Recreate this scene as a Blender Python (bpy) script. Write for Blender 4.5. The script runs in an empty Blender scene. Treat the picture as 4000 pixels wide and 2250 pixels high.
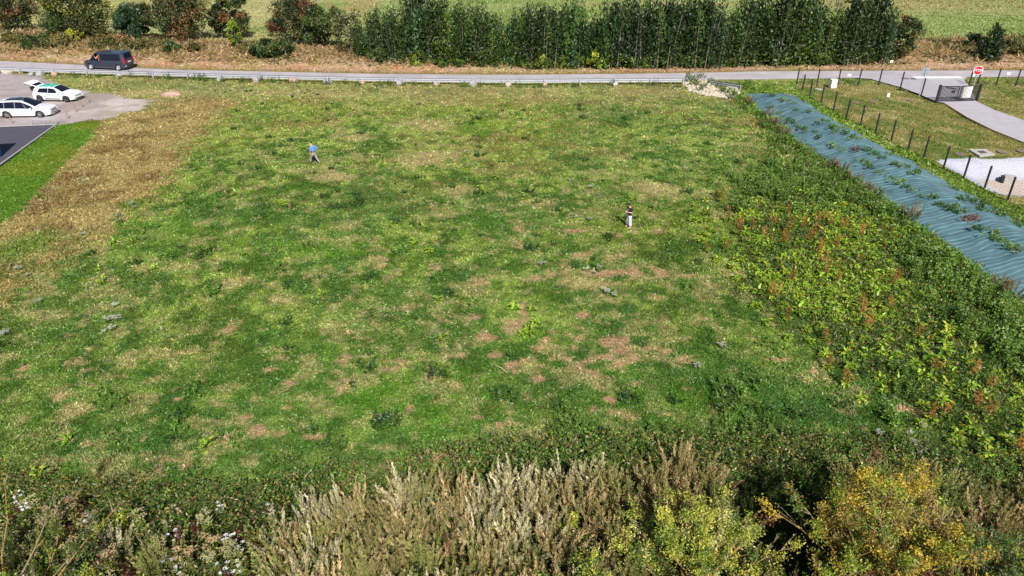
import bpy, bmesh, math, random
import numpy as np
from mathutils import Vector, Matrix

random.seed(7)
S = bpy.context.scene
COL = S.collection
R = math.radians

# ------------------------------------------------------------------ camera, sky, sun, exposure
CAM_H, PITCH, FPX = 18.6, R(29.0), 2826.0          # drone height (m), tilt down, focal length in photo pixels
cd = bpy.data.cameras.new('camera')
cd.sensor_width = 36.0
cd.lens = FPX / 4000.0 * 36.0
cd.clip_start, cd.clip_end = 0.5, 4000.0
cam = bpy.data.objects.new('camera', cd)
COL.objects.link(cam)
cam.location = (0, 0, CAM_H)
cam.rotation_euler = (R(90) - PITCH, 0, 0)
S.camera = cam

SUN_EL = R(42.0)
SUN_H = Vector((0.24, -0.97, 0)).normalized()        # horizontal direction towards the sun
w = bpy.data.worlds.new('World')
S.world = w
w.use_nodes = True
nt = w.node_tree
sky = nt.nodes.new('ShaderNodeTexSky')
sky.sky_type = 'NISHITA'
sky.sun_disc = False
sky.sun_elevation = SUN_EL
sky.sun_rotation = math.atan2(SUN_H.x, SUN_H.y)
nt.links.new(sky.outputs[0], nt.nodes['Background'].inputs[0])
nt.nodes['Background'].inputs[1].default_value = 0.052
sl = bpy.data.lights.new('sun', 'SUN')
sl.energy = 5.0
sl.angle = R(0.5)
sl.color = (1.0, 0.95, 0.88)
sun = bpy.data.objects.new('sun', sl)
COL.objects.link(sun)
sd = Vector((SUN_H.x * math.cos(SUN_EL), SUN_H.y * math.cos(SUN_EL), math.sin(SUN_EL)))
sun.rotation_euler = sd.to_track_quat('Z', 'Y').to_euler()
sun.location = sd * 100
S.view_settings.view_transform = 'Standard'
S.view_settings.look = 'None'
S.view_settings.exposure = 0.58
S.view_settings.gamma = 1.0

# ------------------------------------------------------------------ measuring and small helpers
_sn, _cs = math.sin(PITCH), math.cos(PITCH)


def G(u, v, z=0.0):
    """Survey: the point of the level z that was seen at photo pixel (u, v)."""
    x, up = u - 2000.0, 1125.0 - v
    y = up * _sn + FPX * _cs
    zz = up * _cs - FPX * _sn
    s = (CAM_H - z) / -zz
    return (x * s, y * s)


def Gnp(u, v):
    x, up = u - 2000.0, 1125.0 - v
    y = up * _sn + FPX * _cs
    zz = up * _cs - FPX * _sn
    s = CAM_H / -zz
    return x * s, y * s


def V3(p, z=0.0):
    return Vector((p[0], p[1], z))


def lin(r, g, b, k=1.0):
    def f(c):
        c /= 255.0
        return (c / 12.92 if c <= 0.04045 else ((c + 0.055) / 1.055) ** 2.4) * k
    return (f(r), f(g), f(b))


def tag(o, label=None, cat=None, group=None, kind=None):
    if label:
        o['label'] = label
    if cat:
        o['category'] = cat
    if group:
        o['group'] = group
    if kind:
        o['kind'] = kind
    return o


def empty(name, loc=(0, 0, 0), rz=0.0, scale=1.0):
    o = bpy.data.objects.new(name, None)
    COL.objects.link(o)
    o.location = loc
    o.rotation_euler = (0, 0, rz)
    o.scale = (scale, scale, scale)
    o.empty_display_size = 0.3
    return o


def copy_tree(o, parent=None):
    c = o.copy()
    COL.objects.link(c)
    c.parent = parent
    for ch in list(o.children):
        copy_tree(ch, c)
    return c


class MB:
    """Collects shapes and links them as ONE mesh object."""

    def __init__(self):
        self.v, self.f = [], []

    def add(self, vs, fs):
        n = len(self.v)
        self.v += [tuple(p) for p in vs]
        self.f += [tuple(i + n for i in f) for f in fs]

    def box(self, c, s, rot=None):
        hx, hy, hz = s[0] / 2, s[1] / 2, s[2] / 2
        P = [Vector((a * hx, b * hy, d * hz)) for d in (-1, 1) for b in (-1, 1) for a in (-1, 1)]
        if rot is not None:
            P = [rot @ p for p in P]
        P = [p + Vector(c) for p in P]
        self.add(P, [(0, 2, 3, 1), (4, 5, 7, 6), (0, 1, 5, 4), (2, 6, 7, 3), (0, 4, 6, 2), (1, 3, 7, 5)])

    def bevbox(self, c, s, b=0.02, rot=None):
        bm = bmesh.new()
        bmesh.ops.create_cube(bm, size=1.0)
        for q in bm.verts:
            q.co = Vector((q.co.x * s[0], q.co.y * s[1], q.co.z * s[2]))
        bmesh.ops.bevel(bm, geom=list(bm.edges), offset=b, segments=2, affect='EDGES')
        bm.verts.index_update()
        P = [q.co.copy() for q in bm.verts]
        if rot is not None:
            P = [rot @ p for p in P]
        self.add([p + Vector(c) for p in P], [[q.index for q in f.verts] for f in bm.faces])
        bm.free()

    def tube(self, pts, rad, n=6, cap=True):
        pts = [Vector(p) for p in pts]
        if not hasattr(rad, '__len__'):
            rad = [rad] * len(pts)
        vs, fs = [], []
        up = Vector((0.123, 0.31, 0.94)).normalized()
        for i, p in enumerate(pts):
            d = (pts[min(i + 1, len(pts) - 1)] - pts[max(i - 1, 0)]).normalized()
            a = d.cross(up)
            if a.length < 1e-3:
                a = d.cross(Vector((1, 0, 0)))
            a.normalize()
            b = d.cross(a)
            for k in range(n):
                t = 2 * math.pi * k / n
                vs.append(p + (a * math.cos(t) + b * math.sin(t)) * rad[i])
        for i in range(len(pts) - 1):
            for k in range(n):
                k2 = (k + 1) % n
                fs.append((i * n + k, i * n + k2, (i + 1) * n + k2, (i + 1) * n + k))
        if cap:
            fs.append(tuple(range(n - 1, -1, -1)))
            fs.append(tuple((len(pts) - 1) * n + k for k in range(n)))
        self.add(vs, fs)

    def prism(self, poly, z0, z1):
        n = len(poly)
        vs = [(p[0], p[1], z0) for p in poly] + [(p[0], p[1], z1) for p in poly]
        fs = [tuple(range(n - 1, -1, -1)), tuple(range(n, 2 * n))]
        fs += [(i, (i + 1) % n, n + (i + 1) % n, n + i) for i in range(n)]
        self.add(vs, fs)

    def poly(self, pts):
        self.add(pts, [tuple(range(len(pts)))])

    def lathe(self, prof, axis='y', n=24, c=(0, 0, 0)):
        vs, fs = [], []
        m = len(prof)
        for k in range(n):
            t = 2 * math.pi * k / n
            for (a, r) in prof:
                if axis == 'y':
                    p = (r * math.cos(t), a, r * math.sin(t))
                else:
                    p = (r * math.cos(t), r * math.sin(t), a)
                vs.append((p[0] + c[0], p[1] + c[1], p[2] + c[2]))
        for k in range(n):
            k2 = (k + 1) % n
            for i in range(m - 1):
                fs.append((k * m + i, k * m + i + 1, k2 * m + i + 1, k2 * m + i))
        self.add(vs, fs)

    def build(self, name, mat, parent=None, smooth=False):
        me = bpy.data.meshes.new(name)
        me.from_pydata(self.v, [], self.f)
        me.update()
        o = bpy.data.objects.new(name, me)
        COL.objects.link(o)
        if mat:
            me.materials.append(mat)
        if parent is not None:
            o.parent = parent
        if smooth:
            me.polygons.foreach_set('use_smooth', [True] * len(me.polygons))
        return o


def np_mesh(name, verts, faces, cols=None, smooth=False, alpha=None):
    """faces (M,3|4) int array, cols (N,3) per vertex."""
    me = bpy.data.meshes.new(name)
    nv, (nf, k) = len(verts), faces.shape
    me.vertices.add(nv)
    me.vertices.foreach_set('co', np.ascontiguousarray(verts, dtype=np.float32).ravel())
    me.loops.add(nf * k)
    me.loops.foreach_set('vertex_index', np.ascontiguousarray(faces, dtype=np.int32).ravel())
    me.polygons.add(nf)
    me.polygons.foreach_set('loop_start', np.arange(0, nf * k, k, dtype=np.int32))
    me.polygons.foreach_set('use_smooth', np.full(nf, smooth))
    if cols is not None:
        a = me.color_attributes.new('Col', 'FLOAT_COLOR', 'POINT')
        c4 = np.ones((nv, 4), dtype=np.float32)
        c4[:, :3] = cols
        if alpha is not None:
            c4[:, 3] = alpha
        a.data.foreach_set('color', c4.ravel())
    me.update(calc_edges=True)
    return me


def mesh_obj(name, me, mat, parent=None):
    o = bpy.data.objects.new(name, me)
    COL.objects.link(o)
    if mat and not me.materials:
        me.materials.append(mat)
    if parent is not None:
        o.parent = parent
    return o


# ------------------------------------------------------------------ numpy noise
def _hash(ix, iy, seed):
    h = (ix.astype(np.int64) * 374761393 + iy.astype(np.int64) * 668265263 + seed * 1442695041) & 0x7fffffff
    h = ((h ^ (h >> 13)) * 1274126177) & 0x7fffffff
    h = h ^ (h >> 16)
    return (h & 0xffff) / 65535.0


def vnoise(x, y, seed=0):
    ix, iy = np.floor(x), np.floor(y)
    fx, fy = x - ix, y - iy
    fx, fy = fx * fx * (3 - 2 * fx), fy * fy * (3 - 2 * fy)
    a, b = _hash(ix, iy, seed), _hash(ix + 1, iy, seed)
    c, d = _hash(ix, iy + 1, seed), _hash(ix + 1, iy + 1, seed)
    return (a * (1 - fx) + b * fx) * (1 - fy) + (c * (1 - fx) + d * fx) * fy


def fbm(x, y, scale, seed=0, octv=4, gain=0.55):
    s, amp, tot = 0.0, 1.0, 0.0
    x, y = x / scale, y / scale
    for i in range(octv):
        s = s + amp * vnoise(x + 17.3 * i, y - 9.1 * i, seed + i * 31)
        tot += amp
        amp *= gain
        x, y = x * 2.03 + y * 0.31, y * 2.03 - x * 0.17
    return s / tot


def sstep(a, b, t):
    t = np.clip((t - a) / (b - a), 0, 1)
    return t * t * (3 - 2 * t)


def inpoly(x, y, poly):
    r = np.zeros(x.shape, bool)
    n = len(poly)
    for i in range(n):
        x0, y0 = poly[i]
        x1, y1 = poly[(i + 1) % n]
        c = ((y0 > y) != (y1 > y))
        if y1 != y0:
            r ^= c & (x < (x1 - x0) * (y - y0) / (y1 - y0) + x0)
    return r


def PG(pts, z=0.0):
    return [G(u, v, z) for u, v in pts]


# ------------------------------------------------------------------ zones of the ground (world polygons)
Z_GRAVEL = PG([(-700, 250), (-300, 270), (0, 289), (150, 299), (205, 312), (190, 345), (330, 352), (420, 370), (520, 386), (600, 393),
               (560, 420), (480, 452), (380, 470), (232, 486), (0, 500), (-700, 520)])
Z_LAWN = PG([(222, 490), (330, 476), (400, 480), (330, 570), (200, 690), (60, 840), (0, 880), (-500, 1290), (-900, 1290), (-500, 1000), (0, 640), (100, 570)])
Z_DRY = PG([(600, 393), (700, 380), (920, 375), (940, 395), (850, 470), (780, 545), (690, 660), (600, 770), (450, 900), (300, 1010), (150, 1110),
            (0, 1230), (-400, 1520), (-1100, 1500), (-500, 1290), (0, 880), (60, 840), (200, 690), (330, 570), (400, 480), (330, 476), (480, 452)])
Z_WEED = PG([(2860, 395), (2960, 470), (3010, 560), (2950, 700), (2900, 800), (2880, 1000), (2960, 1160), (3150, 1260), (3300, 1410), (3560, 1580),
             (3700, 1720), (3800, 1790), (4100, 1850), (4700, 1700), (4600, 1150), (4000, 1075), (3800, 900), (3500, 735), (3300, 610), (3150, 480), (2960, 385)])
FENCE = PG([(3111, 332), (3133, 358), (3162, 378), (3207, 401), (3255, 432), (3305, 462), (3361, 488), (3418, 521), (3480, 553), (3545, 590),
            (3607, 618), (3684, 660), (3763, 698), (3843, 742), (3933, 788)])
_d = (Vector(FENCE[-1]) - Vector(FENCE[6])) / 8.0
FENCE += [tuple(Vector(FENCE[14]) + _d * k) for k in range(1, 7)]
MND_L = PG([(2915, 372), (2920, 400), (3000, 460), (3130, 560), (3280, 660), (3400, 740), (3550, 860), (3700, 965), (3850, 1080), (4000, 1190), (4200, 1340)])
MND_L.sort(key=lambda p: p[1])
FENCE_S = sorted(FENCE, key=lambda p: p[1])


def xl_of(y):
    return np.interp(y, [p[1] for p in MND_L], [p[0] for p in MND_L])


def xf_of(y):
    return np.interp(y, [p[1] for p in FENCE_S], [p[0] for p in FENCE_S])


MND_Y0, MND_Y1 = 24.0, MND_L[-1][1] + 0.6
BASIN = PG([(3655, 628), (3700, 622), (3790, 617), (3890, 620), (4050, 612), (4500, 600), (4700, 720), (4300, 768), (4000, 770), (3930, 766), (3850, 742), (3760, 690)])
ROAD_T = PG([(-500, 215), (0, 238), (350, 256), (700, 273), (1000, 279), (1500, 289), (2000, 292), (2500, 288), (2800, 283), (3000, 279), (3400, 277), (4000, 275), (4600, 273)])
ROAD_B = PG([(-500, 243), (0, 273), (350, 286), (700, 299), (1000, 306), (1500, 314), (2000, 318), (2500, 315), (2800, 311), (3000, 310), (3380, 304), (4000, 300), (4600, 298)])
BANK = PG([(-600, 95), (0, 120), (300, 150), (600, 165), (1000, 185), (1400, 210), (2000, 215), (2700, 215), (3200, 205), (3500, 178), (3700, 174), (4000, 165), (4700, 155)])


def y_on(line, x):
    return np.interp(x, [p[0] for p in line], [p[1] for p in line])


# painted-on-nothing: real patches of vegetation and bare soil: (photo spot, radii in photo px) -> ellipses on the ground
def ell(lst):
    out = []
    for (u, v, ru, rv) in lst:
        cx, cy = G(u, v)
        ax = abs(G(u + ru, v)[0] - cx)
        ay = abs(G(u, v - rv)[1] - cy)
        out.append((cx, cy, ax, ay))
    return out


VIVID = ell([(1830, 1500, 120, 75), (1500, 1560, 170, 80), (2440, 1470, 60, 55), (1890, 875, 80, 50), (2050, 1305, 60, 25), (1700, 1640, 160, 60),
             (1990, 1170, 50, 20), (2300, 1060, 70, 25), (1260, 980, 120, 40), (1870, 500, 60, 22), (2700, 1560, 200, 70), (2300, 1600, 200, 60),
             (80, 970, 110, 45), (1090, 960, 60, 20), (620, 900, 120, 50)])
DARKG = ell([(1400, 790, 130, 45), (1030, 830, 90, 40), (830, 830, 60, 30), (1600, 1330, 300, 50), (900, 1480, 200, 50), (2200, 1560, 200, 60),
             (1900, 880, 60, 40), (2650, 1000, 110, 45), (2800, 660, 90, 30), (1210, 620, 70, 20), (1200, 700, 90, 30), (2750, 1480, 220, 80),
             (450, 1560, 90, 40), (550, 1330, 60, 40), (2400, 760, 90, 40), (2480, 460, 160, 30), (1000, 680, 60, 30)])
SOIL = ell([(1895, 1318, 36, 13), (1945, 1385, 25, 10), (2385, 1340, 48, 20), (2372, 1395, 35, 13), (2445, 1330, 25, 14), (1606, 1592, 17, 20), (2042, 1205, 16, 24),
            (1855, 1240, 26, 12), (1720, 1250, 16, 12), (1860, 1630, 26, 8), (1950, 1655, 20, 14), (1985, 1630, 14, 12), (2060, 1560, 18, 22), (1990, 1590, 20, 8),
            (2380, 1565, 22, 14), (2320, 1600, 12, 11), (2130, 1330, 24, 20), (2160, 1300, 18, 12), (2240, 1395, 18, 10), (2240, 1360, 10, 15), (2275, 1230, 25, 12),
            (2480, 1065, 20, 20), (2350, 1068, 90, 14), (2580, 1070, 16, 12), (2010, 1450, 14, 10), (2100, 1480, 30, 14), (840, 1345, 18, 9), (1350, 1390, 26, 10),
            (1130, 1500, 20, 7), (1010, 1680, 28, 20), (690, 1565, 18, 9), (620, 1830, 14, 17), (870, 1720, 12, 14), (1240, 1705, 40, 9), (1120, 1595, 22, 9),
            (2420, 925, 14, 10), (2570, 905, 22, 9), (2020, 895, 22, 8), (2250, 900, 40, 8), (880, 1720, 30, 10), (2565, 1705, 20, 10), (2680, 1520, 14, 8),
            (3170, 1450, 26, 8), (3290, 1380, 14, 9), (3250, 1345, 16, 8), (3030, 1405, 50, 8), (3600, 1625, 26, 18), (3530, 1595, 26, 8), (3290, 1240, 40, 8),
            (560, 1720, 16, 22), (230, 1550, 20, 8), (90, 1440, 14, 14), (350, 1510, 14, 8), (1700, 1045, 20, 8), (1480, 1005, 24, 8), (1500, 1010, 20, 6), (1060, 1445, 14, 6)])
BARE = ell([(1700, 612, 85, 22), (1620, 635, 60, 16), (1690, 500, 80, 12), (1100, 1170, 60, 20), (930, 1100, 60, 20), (1380, 540, 60, 15), (2560, 740, 90, 25),
            (1290, 690, 80, 16), (1640, 480, 110, 14), (1800, 740, 60, 20), (2100, 790, 60, 14), (1010, 365, 60, 4), (1080, 362, 90, 5), (1180, 368, 60, 5), (1250, 357, 40, 3),
            (1330, 372, 60, 6), (600, 364, 130, 14), (520, 372, 80, 10), (690, 385, 100, 10), (700, 1380, 80, 12), (300, 1600, 60, 30), (2300, 1110, 110, 26)])
CLOVER = ell([(1900, 860, 90, 45), (1330, 1010, 120, 40), (1260, 1200, 60, 30), (1780, 1350, 90, 30), (600, 1800, 110, 40), (1680, 1340, 60, 30), (1320, 950, 50, 30), (1550, 1230, 60, 20),
              (2130, 1390, 50, 14), (700, 1760, 60, 40), (2330, 780, 50, 20), (860, 740, 30, 20), (2050, 460, 60, 10), (1880, 450, 60, 8), (1730, 970, 50, 14), (1560, 1480, 30, 25), (2700, 730, 60, 18),
              (1290, 1090, 60, 25), (2100, 1110, 60, 20)])


def emask(x, y, lst, sharp=0.35, seed=5, amp=0.7):
    m = np.zeros(x.shape)
    wob = (0.5 * fbm(x, y, 0.9, seed, 3) + 0.5 * fbm(x, y, 0.33, seed + 3, 3) - 0.5) * amp * 3.2
    for (cx, cy, ax, ay) in lst:
        near = (np.abs(x - cx) < ax * 2) & (np.abs(y - cy) < ay * 2)
        if not near.any():
            continue
        q = np.sqrt(((x[near] - cx) / ax) ** 2 + ((y[near] - cy) / ay) ** 2) + wob[near]
        m[near] = np.maximum(m[near], 1 - sstep(1 - sharp, 1 + sharp, q))
    return m


def mix(a, b, t):
    return a + (np.asarray(b) - a) * t[:, None]


KG = 0.60                                  # photo colour of a sunlit horizontal surface -> base colour
C = dict(
    mid=lin(114, 144, 52, KG), light=lin(162, 178, 88, KG), dark=lin(60, 98, 30, KG), blue=lin(84, 122, 58, KG), straw=lin(188, 172, 118, KG),
    soil=lin(205, 160, 128, KG), vivid=lin(92, 140, 32, KG), gold=lin(180, 160, 100, KG), brown=lin(138, 112, 70, KG), lawn=lin(96, 136, 34, KG),
    gravel=lin(196, 184, 186, KG), gravelp=lin(228, 212, 206, KG), pink=lin(206, 172, 142, KG), yard=lin(146, 140, 78, KG), yardg=lin(104, 126, 52, KG),
    far=lin(160, 178, 104, KG), farp=lin(200, 192, 134, KG), farb=lin(182, 170, 116, KG), liner=lin(212, 214, 228, KG), sand=lin(228, 210, 196, KG),
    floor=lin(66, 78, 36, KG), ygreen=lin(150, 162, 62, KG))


def ground_color(x, y):
    """Base colour of the ground's cover, how much bare soil shows (no blades there), zone code."""
    n = len(x)
    big = fbm(x, y, 9.0, 1, 4)
    med = fbm(x, y, 2.4, 2, 4)
    fin = fbm(x, y, 0.7, 3, 3)
    hue = fbm(x, y, 5.0, 4, 3)
    hue2 = fbm(x, y, 14.0, 9, 2)
    wx = x + (fbm(x, y, 1.6, 11, 3) - 0.5) * 2.2
    wy = y + (fbm(x, y, 1.6, 12, 3) - 0.5) * 2.2
    col = np.tile(np.array(C['mid']), (n, 1))
    farf = sstep(38, 68, y)                                          # drier and paler towards the road
    fi2 = fbm(x, y, 0.34, 14, 3)
    mm = 0.28 * med + 0.72 * fbm(x, y, 0.85, 15, 4)
    col = mix(col, C['light'], sstep(0.42, 0.64, mm + 0.16 * (farf - 0.30)) * 0.8)
    col = mix(col, C['dark'], sstep(0.51, 0.38, big * 0.2 + mm * 0.8) * 0.7)
    col = mix(col, C['blue'], sstep(0.5, 0.68, hue) * 0.45)
    col = mix(col, C['dark'], sstep(0.52, 0.66, fin) * 0.5)
    col = mix(col, C['ygreen'], sstep(0.55, 0.7, hue2) * 0.35)
    nearf = sstep(36, 22, y)
    col = mix(col, lin(66, 112, 40, KG), nearf * 0.40)
    dry = sstep(0.55, 0.64, 0.3 * fbm(x, y, 3.6, 21, 3) + 0.7 * fbm(x, y, 0.75, 22, 3) + 0.02 * farf)
    col = mix(col, lin(192, 176, 122, KG), dry * 0.45)
    col = mix(col, C['brown'], sstep(0.54, 0.64, 0.5 * fbm(x * 0.6, y, 4.0, 23, 3) + 0.5 * fbm(x, y, 0.7, 24, 3)) * 0.42 * (0.3 + farf))
    col = col * (0.72 + 0.56 * fi2)[:, None]
    # soil scraped bare: small ragged patches, most in the middle of the field
    soilp = np.exp(-(((x - 3.0) / 9.5) ** 2 + ((y - 31.0) / 8.5) ** 2)) * 0.085 + np.exp(-(((x + 8) / 9.0) ** 2 + ((y - 25) / 5.0) ** 2)) * 0.04
    sn = fbm(x, y * 1.25, 1.5, 33, 4)
    soil = sstep(0.745, 0.785, 0.62 * sn + 0.38 * fbm(x, y * 1.5, 0.6, 34, 3) + soilp * 1.55 - 0.0) * 0.85
    soil = np.maximum(soil, emask(x, y, SOIL, 0.3, 6, 0.95) * 0.9)
    soil = soil * (0.7 + 0.3 * sstep(0.36, 0.5, fbm(x, y * 1.3, 0.28, 35, 2)))
    col = mix(col, C['vivid'], emask(x, y, VIVID, 0.7, 7, 0.8) * 0.55)
    col = mix(col, C['dark'], emask(x, y, DARKG, 0.7, 8, 0.9) * 0.42)
    bare = emask(x, y, BARE, 0.6, 9, 0.6)
    col = mix(col, C['straw'], bare * 0.75)
    col = mix(col, lin(196, 158, 124, KG), soil)
    # straw rim round the soil
    col = mix(col, C['straw'], np.clip(sstep(0.66, 0.75, 0.62 * sn + 0.38 * fbm(x, y * 1.5, 0.6, 34, 3) + soilp * 1.4) - soil, 0, 1) * 0.6)
    zone = np.zeros(n, int)

    # verge in front of the crash barrier
    rb = y_on(ROAD_B, x)
    verge = sstep(13.0, 7.0, rb - y + (big - 0.5) * 6) * sstep(-15, -5, -x + 15 * (x < 24))
    col = mix(col, C['straw'], verge * 0.35 * (0.5 + med))
    # weed zone on the right: darker green under the plants
    jx, jy = x + (fbm(x, y, 0.45, 17, 2) - 0.5) * 7.0, y + (fbm(x, y, 0.45, 18, 2) - 0.5) * 7.0
    zw = inpoly(wx * 0.5 + jx * 0.5, wy * 0.5 + jy * 0.5, Z_WEED)
    zone[zw] = 5
    col[zw] = mix(col[zw], lin(86, 104, 42, KG), 0.6 * sstep(52, 44, y[zw]))
    # thicket floor below the camera
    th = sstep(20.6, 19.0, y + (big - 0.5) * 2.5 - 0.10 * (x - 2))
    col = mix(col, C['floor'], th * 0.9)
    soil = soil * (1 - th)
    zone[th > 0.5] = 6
    # dry strip
    zd = inpoly(wx * 0.5 + jx * 0.5, wy * 0.5 + jy * 0.5, Z_DRY)
    cd_ = np.tile(np.array(C['gold']), (n, 1))
    cd_ = mix(cd_, C['brown'], sstep(0.45, 0.7, med) * 0.8)
    cd_ = mix(cd_, C['yardg'], sstep(0.5, 0.64, 0.5 * hue + 0.5 * fin) * 0.7)
    cd_ = mix(cd_, C['straw'], sstep(0.55, 0.7, fin) * 0.5)
    cd_ = mix(cd_, C['mid'], emask(x, y, ell([(80, 970, 110, 60), (520, 800, 60, 25)]), 0.5, 13, 0.5) * 0.85)
    col[zd] = cd_[zd]
    zone[zd] = 2
    soil[zd] *= 0.0
    # mown lawn by the asphalt
    zl = inpoly(x + (wx - x) * 0.35, y + (wy - y) * 0.35, Z_LAWN)
    cl = np.tile(np.array(C['lawn']), (n, 1))
    cl = mix(cl, lin(132, 138, 40, KG), sstep(0.48, 0.66, fbm(x, y, 4.0, 41, 4)) * 0.6)
    cl = mix(cl, C['dark'], sstep(0.5, 0.68, fbm(x, y, 2.5, 42, 4)) * 0.35)
    col[zl] = cl[zl]
    zone[zl] = 3
    soil[zl] = 0
    # gravel yard
    zg = inpoly(x + (wx - x) * 0.8, y + (wy - y) * 0.8, Z_GRAVEL)
    cg = np.tile(np.array(C['gravel']), (n, 1))
    gx, gy = G(440, 415)
    cg = mix(cg, C['gravelp'], np.exp(-(((x - gx) / 7.5) ** 2 + ((y - gy) / 4.0) ** 2)) * 0.95)
    cg = mix(cg, lin(165, 150, 142, KG), sstep(0.5, 0.68, med) * 0.6)
    cg = mix(cg, lin(150, 146, 92, KG), sstep(0.56, 0.66, fbm(x, y, 1.6, 51, 4)) * sstep(-44, -36, x) * 0.5)
    col[zg] = cg[zg]
    zone[zg] = 4
    soil[zg] = 1
    # yard behind the mesh fence, strip of grass before it
    xf = xf_of(y)
    inyard = (x > xf + (fin - 0.5) * 0.8) & (y > 20) & (y < FENCE[0][1] + 0.3)
    cy = np.tile(np.array(C['yard']), (n, 1))
    st = fbm(x * 1.6 + y * 0.55, y * 0.28 - x * 0.1, 1.2, 61, 3)
    cy = mix(cy, C['yardg'], sstep(0.42, 0.62, st * 0.55 + fbm(x, y, 7, 62, 3) * 0.45) * 0.9)
    cy = mix(cy, C['straw'], sstep(0.52, 0.66, fbm(x, y, 2.0, 63, 4)) * 0.55)
    cy = mix(cy, C['straw'], sstep(74, 82, y) * 0.5)
    col[inyard] = cy[inyard]
    zone[inyard] = 7
    soil[inyard] = 0
    strip = (x > xl_of(y) - 1.0) & (x <= xf) & (y < FENCE[0][1]) & (y > 20)
    cs = np.tile(np.array(lin(118, 146, 52, KG)), (n, 1))
    cs = mix(cs, C['light'], sstep(0.45, 0.65, med) * 0.6)
    cs = mix(cs, C['dark'], sstep(0.5, 0.66, fin) * 0.5)
    col[strip] = cs[strip]
    zone[strip] = 8
    soil[strip] = 0
    # beyond the road: pale dry verge, bank, pasture
    rt = y_on(ROAD_T, x)
    bk = y_on(BANK, x) + (med - 0.5) * 3
    beyond = (y > rt - 0.4)
    cb = np.tile(np.array(C['pink']), (n, 1))
    cb = mix(cb, lin(196, 150, 112, KG), sstep(0.45, 0.65, med) * 0.8)
    cb = mix(cb, C['straw'], sstep(0.5, 0.65, hue) * 0.6)
    cb = mix(cb, C['yard'], sstep(0.52, 0.66, fin) * 0.6)
    cb = mix(cb, lin(132, 128, 62, KG), sstep(1.4, 0.3, y - rt) * 0.6)
    far = sstep(-1.0, 1.5, y - bk)
    cf = np.tile(np.array(C['far']), (n, 1))
    cf = mix(cf, C['farp'], np.clip(sstep(-8, -40, x) * 0.75 * (0.3 + 1.2 * big), 0, 1))
    cf = mix(cf, C['farp'], sstep(0.5, 0.68, fbm(x * 0.5, y, 6.0, 71, 4)) * 0.5)
    cf = mix(cf, lin(132, 160, 76, KG), sstep(0.5, 0.66, fbm(x * 0.6, y, 8.0, 72, 4)) * 0.6)
    bx, by = G(3480, 15)
    cf = mix(cf, C['farb'], np.exp(-(((x - bx) / 26) ** 2 + ((y - by) / 10) ** 2)) * 0.9)
    cf = mix(cf, C['straw'], emask(x, y, ell([(1385, 40, 70, 60), (2600, 14, 300, 8), (520, 25, 70, 30)]), 0.6, 73, 0.5) * 0.8)
    cb = mix(cb, cf, far)
    col[beyond] = cb[beyond]
    zone[beyond] = 9
    zone[beyond & (far > 0.5)] = 10
    soil[beyond] = 0
    # basin
    zb = inpoly(x, y, BASIN)
    zone[zb] = 11
    soil[zb] = 1
    return col * (0.86 + 0.28 * fin)[:, None], soil, zone


def poly_dist(x, y, poly):
    d = np.full(x.shape, 1e9)
    n = len(poly)
    for i in range(n):
        x0, y0 = poly[i]
        x1, y1 = poly[(i + 1) % n]
        L = (x1 - x0) ** 2 + (y1 - y0) ** 2
        t = np.clip(((x - x0) * (x1 - x0) + (y - y0) * (y1 - y0)) / L, 0, 1)
        d = np.minimum(d, np.hypot(x - x0 - t * (x1 - x0), y - y0 - t * (y1 - y0)))
    return d


def ground_z(x, y):
    z = (fbm(x, y, 6.0, 81, 3) - 0.5) * 0.16 + (fbm(x, y, 0.9, 82, 3) - 0.5) * 0.07
    d = np.minimum(np.abs(y - y_on(ROAD_T, x)), np.abs(y - y_on(ROAD_B, x)))
    inside = (y < y_on(ROAD_T, x)) & (y > y_on(ROAD_B, x))
    flat = np.where(inside, 0.0, sstep(0.3, 2.5, d))
    z = z * flat
    # the bank beyond the road swells a little
    rt, bk = y_on(ROAD_T, x), y_on(BANK, x)
    m = (x < 2) | (x > 47)
    z = z + np.where(m, 0.7 * sstep(1.5, 5.0, y - rt) * sstep(5.0, 0.0, y - bk), 0)
    for (c, ax, ay, dp) in HOLLOWS:
        z = z - dp * sstep(1.2, 0.65, np.sqrt(((x - c[0]) / ax) ** 2 + ((y - c[1]) / ay) ** 2))
    return z


HOLLOWS = [(G(3050, 2130, -0.8), 1.55, 2.3, 2.3)]  # ground dug deep between the shrubs so that the hollow shades itself
# ------------------------------------------------------------------ materials
MATS = {}


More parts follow.
